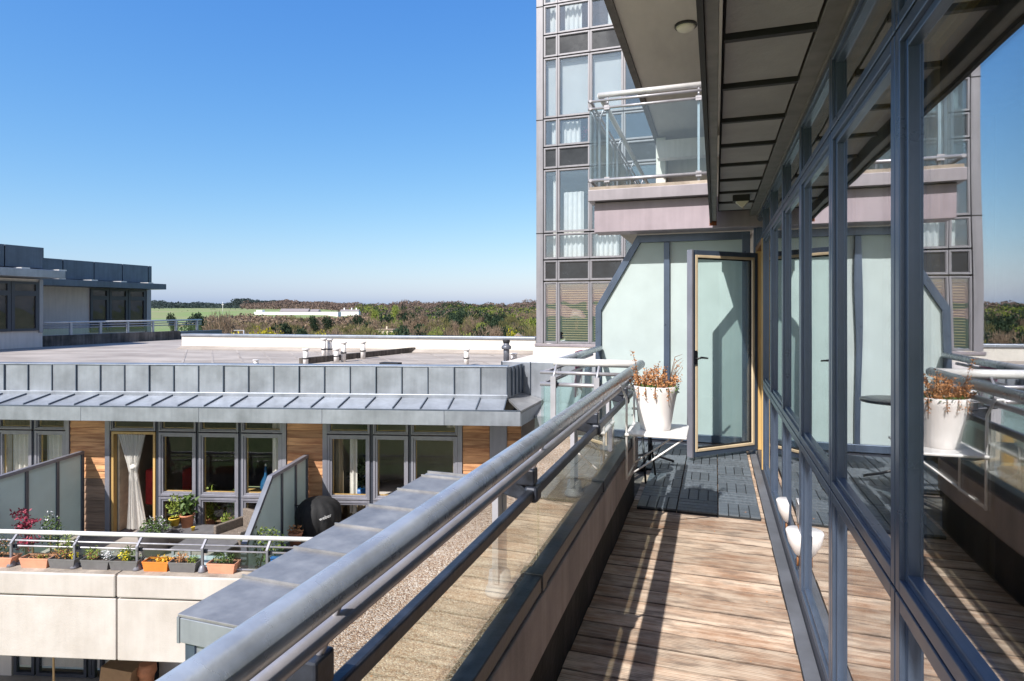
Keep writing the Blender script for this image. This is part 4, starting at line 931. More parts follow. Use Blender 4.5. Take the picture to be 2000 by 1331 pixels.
deb = MB(); rd = random.Random(11)
for k in range(260):
    y_ = rd.uniform(-.3, 5.0); x_ = rd.choice([rd.uniform(-1.33, -.72), rd.uniform(-.55, .33)]); z_ = -1.073 if x_ < -.7 else -1.549
    if x_ > -.7 and y_ > 4.8: z_ = -1.524
    q_ = rd.uniform(.002, .006); deb.leaf((x_, y_, z_), q_*2.2, q_, (rd.gauss(0, 1), rd.gauss(0, 1), .15))
dbo = deb.build('leaf_litter', 'leaf_dry'); tag(dbo, 'tiny dry leaf crumbs scattered on the deck and the ledge', kind='stuff')
# roof vents
def pipe(px, yt, yb, r, m_, label, cowl=True):
    D = (-zR)*1200/(yb-606); p = at(px, yb, D); h = (yb-yt)/1200*D
    o = empty('vent_pipe', (p.x, p.y, zR), 0, label, 'vent pipe', 'vent pipes on the flat roof')
    MB().tube([(0, 0, 0), (0, 0, h*.93)], r, 12).build('pipe', m_, o); MB().lathe([(r*1.25, h*.42), (r*1.25, h*.48)], n=12).build('collar', 'gasket', o)
    if cowl: MB().lathe([(r*.9, h*.9), (r*1.5, h*.93), (r*1.45, h*.99), (r*.4, h)], n=12).build('cowl', m_, o)
    return o
pipe(597, 681, 716, .055, 'white_plastic', 'white vent pipe leftmost of the tall ones on the flat roof')
pipe(632.5, 661, 700, .055, 'white_plastic', 'white vent pipe with dark cap standing tallest at left')
pipe(644, 662, 699, .06, 'white_plastic', 'white vent pipe directly right of the dark capped one')
pipe(657, 681, 708, .06, 'white_plastic', 'short white vent pipe in the middle of the cluster')
pipe(671, 668, 707, .055, 'white_plastic', 'white vent pipe in front of the roof curb')
pipe(709, 667, 701, .06, 'white_plastic', 'white vent pipe rightmost of the cluster')
pipe(911, 682, 714, .055, 'white_plastic', 'lone white vent pipe right of the middle of the roof')
pipe(1004, 690, 711, .07, 'white_plastic', 'short thick white vent pipe beside the dark flue')
pipe(500, 703, 716, .05, 'white_plastic', 'tiny white vent stub leftmost on the roof')
D = (-zR)*1200/(714-606); p = at(989, 712, D)
o = empty('flue_pipe', (p.x, p.y, zR), 0, 'dark grey flue pipe with collar near the tower', 'flue')
MB().tube([(0, 0, 0), (0, 0, .52)], .065, 14).build('pipe', 'post_dark', o); MB().lathe([(.10, .36), (.11, .38), (.11, .42), (.08, .45)], n=14).build('collar', 'post_dark', o)
MB().lathe([(.07, .50), (.08, .52), (.08, .57), (.05, .575)], n=14).build('cap', 'gasket', o); MB().tube([(0, 0, .0), (0, 0, .10)], .085, 12).build('base', 'white_rail', o)
p = at(763, 713, 13.4); bx = MB().box(-.22, .22, -.1, .1, 0, .09).build('roof_outlet', 'gasket'); bx.location = (p.x, p.y, zR); tag(bx, 'small black outlet box on the flat roof', 'roof outlet')

# ================================================================== TOWER
tY = 15.4
tw_ = empty('tower_block', (-2.9, tY+3, -18), 0, 'tall grey framed glass tower block with curtains and blinds', 'building'); K = inv(tw_)
def tx(px): return onY(px, tY)[0]
def tz(py, px=1075): return zat(py, onY(px, tY)[1])
xe = tx(1048); xr = -1.33
MB().box(xe, tx(1061), tY-.03, tY+.3, tz(671), 13.5).build('corner_pier', 'tower_panel', tw_, K, bevel=.006)
MB().box(xe+.02, xe+.06, tY+.3, tY+6, tz(671), 13.5).build('side_wall', 'tower_panel', tw_, K)
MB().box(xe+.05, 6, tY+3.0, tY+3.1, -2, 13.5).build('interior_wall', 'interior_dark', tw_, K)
cols = [1062, 1089.5, 1152.5]; xs = [tx(c) for c in cols]; pit = xs[2]-xs[1]
while xs[-1] < xr-.2: xs.append(xs[-1]+pit)
xs = xs[:5]; xs[-1] = xr
fl_h = 2.92
base = tz(671); zr = [('blind', tz(671), tz(551)), ('spandrel', tz(549), tz(509)), ('sub', tz(507), tz(457)), ('main', tz(455), tz(332)), ('spandrel', tz(330), tz(289)), ('sub', tz(287), tz(233)), ('main2', tz(231), tz(114)),
      ('spandrel', tz(112), tz(70)), ('sub', tz(68), tz(11)), ('main', tz(9), tz(9)+1.55), ('spandrel', tz(9)+1.57, tz(9)+2.1), ('sub', tz(9)+2.12, tz(9)+2.8), ('main', tz(9)+2.82, 13.5)]
mats_t = {'spandrel': 'spandrel'}
for rk, (kind, z0, z1) in enumerate(zr):
    for ck in range(len(xs)-1):
        a, b_ = xs[ck]+.006, xs[ck+1]-.006
        b = MB(); frame_mb(a, b_, z0+.006, z1-.006, tY-.02, tY+.06, .034, b); frame_mb(a+.034, b_-.034, z0+.040, z1-.040, tY-.002, tY+.05, .014, b)
        fr = b.build('window_frame', 'tower_panel', tw_, K); M2 = Matrix.Translation(-Vector(fr.location)) @ K
        if kind == 'spandrel': MB().box(a+.046, b_-.046, tY+.02, tY+.04, z0+.052, z1-.052).build('spandrel_panel', 'spandrel', fr, M2)
        else: MB().box(a+.046, b_-.046, tY+.02, tY+.03, z0+.052, z1-.052).build('pane', 'glass_tower', fr, M2)
MB().box(xe+.19, xr, tY+.062, tY+.08, base, 13.5).build('x', 'gasket', tw_, K) if False else None
MB().box(xe-.03, xr, tY-.09, tY-.035, base-.07, base-.004).build('sill', 'fascia_grey', tw_, K, bevel=.004)
MB().box(xe-.08, xr+.5, tY-.06, tY+6, -18, base-.075).build('base_wall', 'render_white', tw_, K)
for z in (tz(551)+.0, tz(331), tz(113)):
    MB().box(xe+.2, xr, tY+.1, tY+3, z-.12, z+.12).build('floor_slab', 'interior_wall', tw_, K)
# seam lines on the pier
for py in (456, 234, 12): MB().box(xe-.004, tx(1061)+.004, tY-.034, tY-.028, tz(py)-.012, tz(py)+.012).build('pier_joint', 'gasket', tw_, K)
# blinds in the bottom row, slat by slat
for ck in range(3):
    a, b_ = xs[ck]+.08, xs[ck+1]-.08; z = tz(671)+.10; bl = MB()
    root = MB().box(a, b_, tY+.10, tY+.14, tz(551)-.12, tz(551)-.07).build('blind', 'pine', tw_, K, label='wooden slatted blind in the lowest window row'); M2 = Matrix.Translation(-Vector(root.location)) @ K
    while z < tz(551)-.13:
        MB().prism([(a, tY+.10, z), (a, tY+.13, z+.014), (a, tY+.13, z+.018), (a, tY+.10, z+.004)], (b_-a, 0, 0)).build('slat', 'blind', root, M2); z += .060
# white roller blinds and curtains behind the upper panes
def tcur(ck, z0, z1, kind='curtain', f0=0., f1=1.):
    a, b_ = xs[ck]+.07, xs[ck+1]-.07; a, b_ = a+(b_-a)*f0, a+(b_-a)*f1
    if kind == 'roller': MB().box(a, b_, tY+.14, tY+.145, z0, z1).build('roller_blind', 'curtain_thin', tw_, K)
    else: MB().curtain(a, b_, tY+.2, z0, z1, .03, .12).build('curtain', 'curtain', tw_, K)
for ck in range(3): tcur(ck, tz(224), tz(122), 'roller')
tcur(0, tz(505), tz(340), f0=.55); tcur(1, tz(505), tz(375), f0=.05, f1=.80); tcur(0, tz(283), tz(237), f0=.4); tcur(1, tz(283), tz(237), f0=.0, f1=.7)
tcur(0, tz(62), tz(-60), f0=.2); tcur(1, tz(60), tz(-60), f0=.1, f1=.75); tcur(2, tz(60), tz(-60), f0=.5, f1=.95); tcur(2, tz(505), tz(400), f0=0, f1=.9)
for ck in range(4): MB().box(xs[ck]+.05, xs[ck+1]-.05, tY+.3, tY+.35, tz(447), tz(446)).build('x', 'curtain', tw_, K) if False else None
lam = empty('table_lamp', (tx(1117), tY+.55, tz(645)), 0, 'cream table lamp behind the wooden blinds of the tower', 'lamp')
MB().lathe([(.20, .30), (.10, .52), (.09, .52)], n=20).build('lamp_shade', 'bulkhead', lam); MB().lathe([(.09, 0), (.03, .03), (.05, .15), (.02, .30)], n=12).build('lamp_base', 'pine_dark', lam)
MB().box(-.5, .9, -.2, .25, -.5, -.02).build('side_table', 'pine_dark') if False else None
vs_ = empty('vase_of_flowers', (tx(1118), tY+.35, tz(283)), 0, 'vase of pink flowers behind the tower window at balcony height', 'vase')
MB().lathe([(.07, 0), (.09, .12), (.05, .2)], n=12).build('vase', 'blue_plastic', vs_)
b = MB()
for k in range(120): b.leaf((random.gauss(0, .13), random.gauss(0, .05), .3+random.gauss(0, .09)), .08, .05)
b.build('flowers', 'leaf_red', vs_)

# ================================================================== far left penthouse
W = empty('penthouse', (-25, 16, -18), 0, 'pale penthouse with dark zinc parapet and windows at the far left', 'building'); WM = inv(W)
XF, XN = -24., -21.3
def wy(px, X): return onX(px, X)[0]
MB().box(-34, XF, 12, wy(293, XF), -18, .95).build('wall', 'render_pale', W, WM)
MB().box(-34, XN, 4, wy(83, XN), -18, 1.02).build('wall', 'render_pale', W, WM)
MB().box(-34, -22.9, 14.5, wy(325, -22.9), .90, 1.14).build('eave', 'zinc_dark', W, WM, bevel=.01)
MB().box(-34, -20.5, 4, wy(128, -20.5), 1.05, 1.30).build('eave', 'zinc', W, WM, bevel=.01)
y = 4.; ye = wy(90, XN+.3)
while y < ye-.1: MB().box(XN+.2, XN+.3, y+.015, min(ye, y+1.15)-.015, 1.36, 2.05).build('zinc_panel', 'zinc_dark', W, WM, bevel=.01); y += 1.15
MB().box(-33, XN+.19, 4, ye, 1.3, 2.06).build('parapet', 'zinc_dark', W, WM)
y = 14.5; ye = wy(297, XF+.2)
while y < ye-.1: MB().box(XF+.1, XF+.2, y+.015, min(ye, y+1.25)-.015, 1.2, 1.95).build('zinc_panel', 'zinc_dark', W, WM, bevel=.01); y += 1.25
MB().box(-33, XF+.09, 14.5, ye, 1.14, 1.955).build('parapet', 'zinc_dark', W, WM)
y = 4.2
while y < wy(120, -20.9): MB().box(-20.95, -20.55, y, y+.25, 1.30, 1.34).build('seam_cap', 'white_rail', W, WM); y += 1.15
y = 15
while y < wy(315, -23.2): MB().box(-23.4, -22.95, y, y+.25, 1.14, 1.18).build('seam_cap', 'white_rail', W, WM); y += 1.25
def wwin(X, pa, pb, z0, z1, m_='frame_dark', top=True):
    y0, y1 = wy(pa, X), wy(pb, X); b = MB(); zt_ = z1-.38
    for (a, c) in (((z0, zt_), (zt_, z1)) if top else ((z0, z1),)):
        b.box(X-.02, X+.06, y0, y0+.1, a, c).box(X-.02, X+.06, y1-.1, y1, a, c).box(X-.02, X+.06, y0+.1, y1-.1, a, a+.08).box(X-.02, X+.06, y0+.1, y1-.1, c-.08, c)
    fr = b.build('window_frame', m_, W, WM); M2 = Matrix.Translation(-Vector(fr.location)) @ WM
    MB().box(X+.005, X+.015, y0+.1, y1-.1, z0+.08, z1-.08).build('pane', 'glass_window', fr, M2)
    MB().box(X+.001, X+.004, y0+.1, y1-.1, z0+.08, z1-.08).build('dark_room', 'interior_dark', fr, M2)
for a, b_ in ((-60, -20), (-20, 19), (20, 74)): wwin(XN, a, b_, -.68, .92)
MB().box(XN, XN+.05, wy(75, XN), wy(83, XN)-.01, -.75, 1.0).build('post', 'frame_light', W, WM)
for a, b_ in ((175, 211), (212, 248), (249, 283)): wwin(XF, a, b_, -.9, .88)
MB().box(XF, XF+.08, wy(284, XF), wy(293, XF)-.01, -1, .9).build('post', 'frame_light', W, WM)
MB().box(XN-.2, XN, wy(84, XN), wy(352, XN), -1.6, -.87).build('balcony_parapet', 'concrete_dirty', W, WM, bevel=.01)
MB().box(XF+.01, XN-.01, wy(84, XN), wy(433, XN), -1.9, -1.2).build('balcony_slab', 'zinc_dark', W, WM)
MB().box(XN-.25, XN+.02, wy(352, XN)+.01, wy(433, XN), -1.5, -.90).build('balcony_parapet', 'zinc_dark', W, WM)
wr = empty('balcony_railing', (XN-.1, 18, -.87), 0, 'glass and tube railing on the far left penthouse terrace', 'railing', 'glass and tube balcony railings'); WR = inv(wr)
ya, yb = wy(84, XN), wy(397, XN)
MB().tube([(XN-.1, ya, -.43), (XN-.1, yb, -.43)], .035, 8).build('handrail', 'white_rail', wr, WR)
MB().tube([(XN-.1, ya, -.53), (XN-.1, yb, -.53)], .02, 8).build('mid_rail', 'rail_small', wr, WR)
MB().tube([(XN-.1, ya, -.62), (XN-.1, yb, -.62)], .02, 8).build('mid_rail', 'rail_small', wr, WR)
for px in (142, 200, 253, 302, 347, 388): yq = wy(px, XN); MB().box(XN-.12, XN-.06, yq-.04, yq+.04, -.87, -.45).build('post', 'post', wr, WR)
MB().box(XN-.11, XN-.10, ya, yb, -.85, -.63).build('glass_panel', 'glass_rail_far', wr, WR)

# ================================================================== terrace railing, planters and furniture of the lower building
tr = empty('balcony_railing', lworld(LS(200, 2.6)[0], t0-.02, zC), TH, 'white topped glass railing on the concrete parapet of the lower terrace', 'railing', 'glass and tube balcony railings')
TM = Matrix.Translation((-LS(200, 2.6)[0], t0-.02, -zC))
s0, s1 = sL-1, sEnd
zh = LZ(300, 1046, t0-.10)
MB().tube([(s0, -t0+.10, zh), (s1, -t0+.10, zh)], .035, 12).build('handrail', 'white_metal', tr, TM)
MB().tube([(s0, -t0+.02, zh-.10), (s1, -t0+.02, zh-.10)], .015, 8).build('mid_rail', 'rail_small', tr, TM)
MB().tube([(s0, -t0+.02, zh-.185), (s1, -t0+.02, zh-.185)], .015, 8).build('mid_rail', 'rail_small', tr, TM)
MB().tube([(s0, -t0+.02, zC+.03), (s1, -t0+.02, zC+.03)], .014, 8).build('bottom_rail', 'rail_small', tr, TM)
pxs = [-98, 26, 149, 271, 398, 524, 648, 770]
for i, px in enumerate(pxs):
    s_ = LS(px, t0)[0]
    MB().box(s_-.016, s_+.016, -t0-.050, -t0-.02, zC+.05, zh-.12).prism([(s_-.02, -t0-.055, zh-.13), (s_-.02, -t0-.02, zh-.14), (s_-.02, -t0+.10, zh-.03), (s_-.02, -t0+.06, zh-.02)], (.032, 0, 0)).build('post', 'post_mid', tr, TM)
    MB().lathe([(.062, 0), (.062, .02), (.04, .08), (.025, .10)], (s_, -t0-.035, zC+.007), 12).build('post_foot', 'post_mid', tr, TM)
    MB().box(s_-.03, s_+.05, -t0-.01, -t0+.03, zh-.21, zh-.16).build('clamp', 'rail_dark', tr, TM)
    if i: MB().box(LS(pxs[i-1], t0)[0]+.03, s_-.03, -t0+.015, -t0+.025, zC+.05, zh-.19).build('glass_panel', 'glass_rail_far', tr, TM)

def plant_mass(parent, n, sx, sy, sz, z0, m_, leaf=.035, name='foliage', cx=0, cy=0, flat=False):
    b = MB()
    for k in range(n):
        q = Vector((random.gauss(0, 1), random.gauss(0, 1), random.gauss(0, 1))).normalized()*(random.random()**.4)
        b.leaf((cx+q.x*sx, cy+q.y*sy, z0+sz*(.5+.5*q.z)), leaf*random.uniform(.6, 1.4), leaf*.5)
    return b.build(name, m_, parent, kind='stuff' if name == 'dry_stalks' else None)
def planter(pxa, pxb, m_, label, plants, tt=None):
    tt = tt or t0+.0
    sa, sb = LS(pxa, tt+.1)[0], LS(pxb, tt+.1)[0]; wd = sb-sa
    o = empty('planter', lworld((sa+sb)/2, tt+.0, zC+.0065), TH+R(random.uniform(-1, 1)), label, 'planter', 'rectangular planters on the concrete parapet')
    h = .15; a, c = wd/2, .095; b = MB()
    def rect(s_, z, k=1): return [(-a*s_*k, -c*s_, z), (a*s_*k, -c*s_, z), (a*s_*k, c*s_, z), (-a*s_*k, c*s_, z)]
    lv = [rect(.86, 0), rect(.97, h-.025), rect(1.0, h-.024), rect(1.0, h), rect(.95, h), rect(.93, h-.03)]
    for r_ in lv: b.v += r_
    for i in range(5):
        for q in range(4): b.f.append((i*4+q, i*4+(q+1) % 4, (i+1)*4+(q+1) % 4, (i+1)*4+q)); b.smooth.append(False)
    b.f.append((3, 2, 1, 0)); b.smooth.append(False)
    b.build('box', m_, o, bevel=.006); MB().box(-a*.92, a*.92, -c*.9, c*.9, h-.04, h-.028).build('soil', 'soil', o)
    for (mm, n, cx, sx, sz, lf, nm) in plants: plant_mass(o, n, wd*sx, .08, sz, h-.03, mm, lf, nm, wd*cx)
    return o
planter(-62, 22, 'terracotta_pale', 'terracotta planter with a dark bush at the left picture edge', [('leaf_dark', 260, 0, .4, .35, .04, 'foliage'), ('leaf_dry', 120, .1, .35, .3, .04, 'dry_leaves')])
planter(36, 92, 'terracotta_pale', 'pale terracotta planter with low greenery, second from the left edge', [('leaf_dry', 90, .1, .4, .05, .03, 'dry_leaves'), ('leaf_lime', 60, .1, .3, .05, .03, 'foliage')])
planter(92, 145, 'grey_plastic', 'grey planter with tall shrub and one yellow bloom left of a post', [('leaf_lime', 240, .05, .42, .42, .035, 'foliage'), ('leaf_dry', 200, -.1, .4, .16, .03, 'dry_leaves'), ('petal_yellow', 60, .33, .12, .12, .035, 'flowers')])
planter(155, 211, 'grey_plastic', 'grey planter with olive shrub and white flowers', [('leaf_lime', 160, -.2, .28, .22, .035, 'foliage'), ('leaf_dry', 80, -.2, .25, .14, .03, 'dry_leaves'), ('petal_white', 90, .3, .16, .17, .035, 'flowers')])
planter(211, 267, 'grey_plastic', 'grey planter with bright yellow flowers', [('leaf_green', 220, .1, .42, .24, .035, 'foliage'), ('petal_yellow', 120, -.05, .2, .17, .04, 'flowers')])
planter(276, 327, 'orange_plastic', 'vivid orange planter with orange pansies', [('petal_orange', 120, .15, .34, .07, .045, 'flowers')])
planter(327, 382, 'grey_plastic', 'grey planter with reddish twigs and yellow leaves', [('leaf_dry', 150, -.15, .3, .14, .035, 'dry_leaves'), ('leaf_lime', 120, .25, .2, .10, .03, 'foliage')])
planter(402, 458, 'terracotta_pale', 'terracotta planter with small green plants, rightmost of the row', [('leaf_green', 220, 0, .42, .15, .035, 'foliage'), ('petal_white', 14, 0, .4, .13, .025, 'flowers')])

# privacy screens of the terrace
def tscreen(px, t1, t2, zt_, zend, label, tm=None):
    s_ = LS(px, .1)[0]; o = empty('privacy_screen', lworld(s_, 1.2, zD), TH, label, 'screen', 'frosted screens dividing the lower terrace')
    M = Matrix.Translation((-s_, 1.2, -zD)); pts = [(-.08, zD), (-.08, zt_), (-t1, zt_), (-t2, zend), (-t2-.02, zD+.03)]
    ee = 0
    for (p, q) in zip(pts, pts[1:]):
        ee += .003
        d = Vector((0, q[0]-p[0], q[1]-p[1])); L3 = d.length; d.normalize(); n_ = Vector((0, d.z, -d.y))*-.06
        if abs(n_.y)+abs(n_.z) < 1e-6: continue
        MB().prism([(s_-.035-ee, p[0], p[1]), (s_-.035-ee, q[0], q[1]), (s_-.035-ee, q[0]+n_.y, q[1]+n_.z), (s_-.035-ee, p[0]+n_.y, p[1]+n_.z)], (.07+2*ee, 0, 0)).build('frame_bar', 'post_dark' if q is not pts[2] else 'frame_light', o, M, bevel=.003)
    cuts = [-.12]+list(tm or [-.75, -1.35])
    for c_ in cuts[1:]: MB().box(s_-.03, s_+.03, c_-.03, c_+.03, zD+.02, min(zt_, zt_ if -c_ < t1 else zt_-(-c_-t1)*(zt_-zend)/(t2-t1))-.01).build('post', 'post_dark', o, M)
    cuts.append(-t2+.03)
    for a, c_ in zip(cuts[:-1], cuts[1:]):
        top = []
        for yy_ in (a-.02, c_+.02): top.append((s_-.006, yy_, (zt_ if -yy_ <= t1 else zt_-(-yy_-t1)*(zt_-zend)/(t2-t1))-.04))
        pp = [(s_-.006, a-.02, zD+.05), top[0]]
        if -a < t1 < -c_: pp.append((s_-.006, -t1, zt_-.04))
        pp += [top[1], (s_-.006, c_+.02, zD+.05)]
        MB().prism(pp, (.012, 0, 0)).build('frosted_pane', 'frosted', o, M)
    return o
tscreen(160, 2.45, 2.62, -2.80, -3.2, 'frosted terrace screen with level top at the far left of the lower terrace', [-.72, -1.4, -2.0])
tscreen(598, 1.62, 2.50, -2.80, -3.62, 'frosted terrace screen with sloping front edge beside the covered barbecue', [-.62, -1.2])

# covered barbecue
s_ = LS(610, .55)[0]; D_ = LS(610, .75)[1]
bq = empty('covered_barbecue', lworld(s_+.13, .62, zD+.005), TH+R(12), 'barbecue under a black fabric cover with small white lettering beside the frosted screen', 'barbecue')
def fold(t, k): return .035*math.sin(7*t+.6*k)+.03*math.sin(3*t+1.3+.3*k)
def drape(t, k):
    dn = (9-k)/9
    return .05*dn*math.sin(6*t+.5)+.05*math.sin(13*t+1.3+.4*k)*(.3+dn)+.03*math.sin(23*t+k)*dn+.10*max(0, math.cos(t-.2))**2
MB().lathe([(.22, .26), (.30, .33), (.34, .42), (.37, .54), (.385, .66), (.375, .77), (.34, .86), (.27, .94), (.16, .99), (.02, 1.0)], n=56, jit=drape).build('cover', 'bbq_cover', bq)
MB().lathe([(.17, .20), (.20, .30), (.16, .34)], n=16).build('skirt', 'bbq_cover', bq)
for k in range(3): a = k*2.09+.4; MB().tube([(.12*math.cos(a), .12*math.sin(a), .35), (.26*math.cos(a), .26*math.sin(a), .01)], .012, 6).build('leg', 'black_gloss', bq)
cu = bpy.data.curves.new('lettering', 'FONT'); cu.body = 'weber'; cu.size = .085; cu.extrude = .001; cu.materials.append(MATS['lettering'])
ft = bpy.data.objects.new('lettering_source', cu); C.objects.link(ft); bpy.context.view_layer.update()
tme = bpy.data.meshes.new_from_object(ft.evaluated_get(bpy.context.evaluated_depsgraph_get())); bpy.data.objects.remove(ft)
tx_ = bpy.data.objects.new('lettering', tme); C.objects.link(tx_); tx_.parent = bq; tx_.location = (.10, -.415, .70); tx_.rotation_euler = (R(82), R(-14), R(18))

def pot(px, t, m_, r, h, label, plants=(), base=None, cat='plant pot', z=None):
    p = lworld(LS(px, t)[0], t, (zD+.005) if z is None else z)
    o = empty('plant_pot', p, 0, label, cat, None)
    MB().lathe([(r*.72, 0), (r*.95, h*.86), (r*1.05, h*.87), (r*1.05, h), (r*.93, h), (r*.9, h*.9)], n=18).build('pot', m_, o); MB().lathe([(.0, h*.9), (r*.9, h*.9)], n=16).build('soil', 'soil', o)
    for (mm, n, sx, sz, lf) in plants: plant_mass(o, n, sx, sx, sz, h*.85, mm, lf)
    return o
pot(366, .35, 'terracotta', .13, .25, 'terracotta pot with tall strappy green plant against the terrace window', [('leaf_green', 110, .13, .42, .14)], z=zD+.3)
pot(341, .45, 'yellow_pot', .10, .15, 'yellow pot with leafy herb left of the terracotta pot', [('leaf_lime', 240, .13, .5, .05)], z=zD+.36)
pot(377, .55, 'yellow_pot', .035, .08, 'tiny yellow cup on the ledge below the terrace window', z=zD+.3)
pot(440, .35, 'leaf_lime', .07, .12, 'small lime pot on the white shelf under the terrace window', [('leaf_lime', 60, .08, .14, .05)], z=zD+.34)
sh = MB().box(-.75, .75, -.2, .2, 0, .03).box(-.72, -.68, -.18, .18, -.25, 0).box(.68, .72, -.18, .18, -.25, 0).build('bench', 'grey_plastic'); sh.location = lworld(LS(352, .45)[0], .42, zD+.03); sh.rotation_euler[2] = TH; tag(sh, 'low dark bench carrying the terracotta and yellow pots', 'bench')
b = empty('plant_tub', lworld(LS(302, .9)[0], .9, zD+.005), 0, 'round dark tub of green plants beside the terrace door', 'plant tub')
MB().lathe([(.20, 0), (.28, .4), (.30, .42), (.27, .42), (.26, .38)], n=20).build('tub', 'grey_plastic', b); plant_mass(b, 320, .26, .26, .28, .36, 'leaf_green', .06); plant_mass(b, 80, .2, .2, .3, .42, 'petal_white', .04, 'dry_stalks')
b = empty('maple_shrub', lworld(LS(62, 1.9)[0], 1.9, zD+.005), 0, 'crimson leaved maple shrub in front of the left terrace screen', 'shrub')
MB().tube([(0, 0, 0), (.03, 0, .4), (-.05, .02, .75)], [.03, .02, .01], 6).build('stem', 'twig_dry', b)
for q in range(10): plant_mass(b, 60, .14, .12, .07, .40+.075*q*.9, 'leaf_red', .055, 'foliage', random.uniform(-.3, .22)+(.1*q/10), random.uniform(-.1, .1))
MB().lathe([(.14, 0), (.18, .3), (.17, .3)], n=14).build('pot', 'grey_plastic', b)
b = empty('flowering_shrub', lworld(LS(99, 1.7)[0], 1.7, zD+.005), 0, 'green shrub with pale flowers right of the crimson maple', 'shrub')
MB().tube([(0, 0, 0), (0, 0, .7)], .015, 6).build('stem', 'twig_dry', b); plant_mass(b, 320, .2, .15, .6, .35, 'leaf_green', .05); plant_mass(b, 40, .18, .12, .55, .5, 'petal_white', .04, 'flowers'); MB().lathe([(.12, 0), (.15, .25)], n=14).build('pot', 'terracotta', b)
b = empty('climbing_plant', lworld(LS(515, 2.35)[0], 2.25, zD+.005), 0, 'leafy green climber behind the railing right of the sloping screen', 'plant')
plant_mass(b, 520, .5, .1, .95, .1, 'leaf_green', .06); plant_mass(b, 160, .3, .1, .4, .62, 'leaf_lime', .05, 'young_leaves'); MB().tube([(-.2, 0, 0), (-.1, 0, .5), (.1, 0, .9)], .012, 5).build('stem', 'twig_dry', b)
b = MB().lathe([(.12, 0), (.15, .24), (.15, .25), (.13, .25)], n=16).build('bucket', 'blue_plastic'); b.location = lworld(LS(566, 2.0)[0], 2.35, zD+.35); tag(b, 'blue bucket behind the terrace railing near the barbecue', 'bucket')
bs = MB().box(-.2, .2, -.15, .15, .31, .34).box(-.18, -.15, -.13, .13, 0, .31).box(.15, .18, -.13, .13, 0, .31).build('stand', 'grey_plastic'); bs.location = lworld(LS(566, 2.0)[0], 2.35, zD+.005); bs.rotation_euler[2] = TH; tag(bs, 'low stand carrying the blue bucket', 'stand')
# wicker chair, coffee tables
c_ = empty('wicker_chair', lworld(LS(468, 1.0)[0], .95, zD+.005), TH+R(-25), 'wicker terrace armchair left of the sloping screen', 'armchair')
MB().box(-.32, .32, -.3, .3, .22, .40).build('seat', 'wicker', c_, bevel=.02); MB().box(-.30, .30, .26, .33, .40, .76).build('backrest', 'wicker', c_, bevel=.02)
for x in (-.36, .30): MB().box(x, x+.07, -.3, .3, .0, .60).build('arm', 'wicker', c_, bevel=.015)
MB().box(-.27, .27, -.27, .24, .40, .45).build('cushion', 'wicker', c_, bevel=.03)
for px, t, w_, h, m_, lb_ in ((405, 1.45, .5, .40, 'grey_plastic', 'low dark slatted coffee table in the middle of the terrace'), (370, 2.15, .42, .36, 'frosted', 'pale glass topped side table behind the railing')):
    o = empty('coffee_table', lworld(LS(px, t)[0], t, zD+.005), TH, lb_, 'table')
    MB().box(-w_, w_, -.28, .28, h, h+.03).build('tabletop', m_, o, bevel=.004)
    for sx in (-1, 1):
        for sy in (-1, 1): MB().box(sx*(w_-.04)-.02, sx*(w_-.04)+.02, sy*.24-.02, sy*.24+.02, 0, h).build('leg', 'post', o)
# bicycle between the screen and the barbecue (mostly hidden)
bi = empty('bicycle', lworld(LS(560, .55)[0], .9, zD+.01), TH+R(75), 'small bicycle leaning between the frosted screen and the barbecue', 'bicycle')
for x in (-.45, .45):
    b = MB(); b.tube([(x+.28*math.cos(t), 0, .30+.28*math.sin(t)) for t in [2*math.pi*q/24 for q in range(24)]], .016, 6, closed=True)
    wh = b.build('wheel', 'black_gloss', bi); b = MB()
    for q in range(8): a = math.pi*q/8; b.tube([(x+.27*math.cos(a), 0, .30+.27*math.sin(a)), (x-.27*math.cos(a), 0, .30-.27*math.sin(a))], .002, 4)
    b.build('spokes', 'steel', wh, Matrix.Translation(-Vector(wh.location)))
MB().tube([(-.45, 0, .3), (-.12, 0, .62), (.32, 0, .64), (.0, 0, .30), (-.12, 0, .62)], .014, 6).tube([(.45, 0, .3), (.32, 0, .64), (.28, 0, .85)], .013, 6).tube([(-.45, 0, .3), (0, 0, .3)], .012, 6).build('frame', 'post', bi)
MB().tube([(.28, -.24, .86), (.30, 0, .86), (.28, .24, .86)], .012, 6).build('handlebar', 'black_gloss', bi); MB().box(-.26, -.02, -.05, .05, .72, .76).tube([(-.12, 0, .62), (-.14, 0, .73)], .012, 6).build('saddle', 'black_gloss', bi, bevel=.01)
pot(577, 1.2, 'terracotta', .12, .22, 'terracotta pot at the foot of the barbecue', [('leaf_dry', 80, .12, .15, .05)], z=zD+.35)
st2 = MB().box(-.2, .2, -.2, .2, .31, .345).box(-.18, -.15, -.18, .18, 0, .31).box(.15, .18, -.18, .18, 0, .31).build('stool', 'grey_plastic'); st2.location = lworld(LS(577, 1.2)[0], 1.2, zD+.005); tag(st2, 'low stool under the terracotta pot by the barbecue', 'stool')
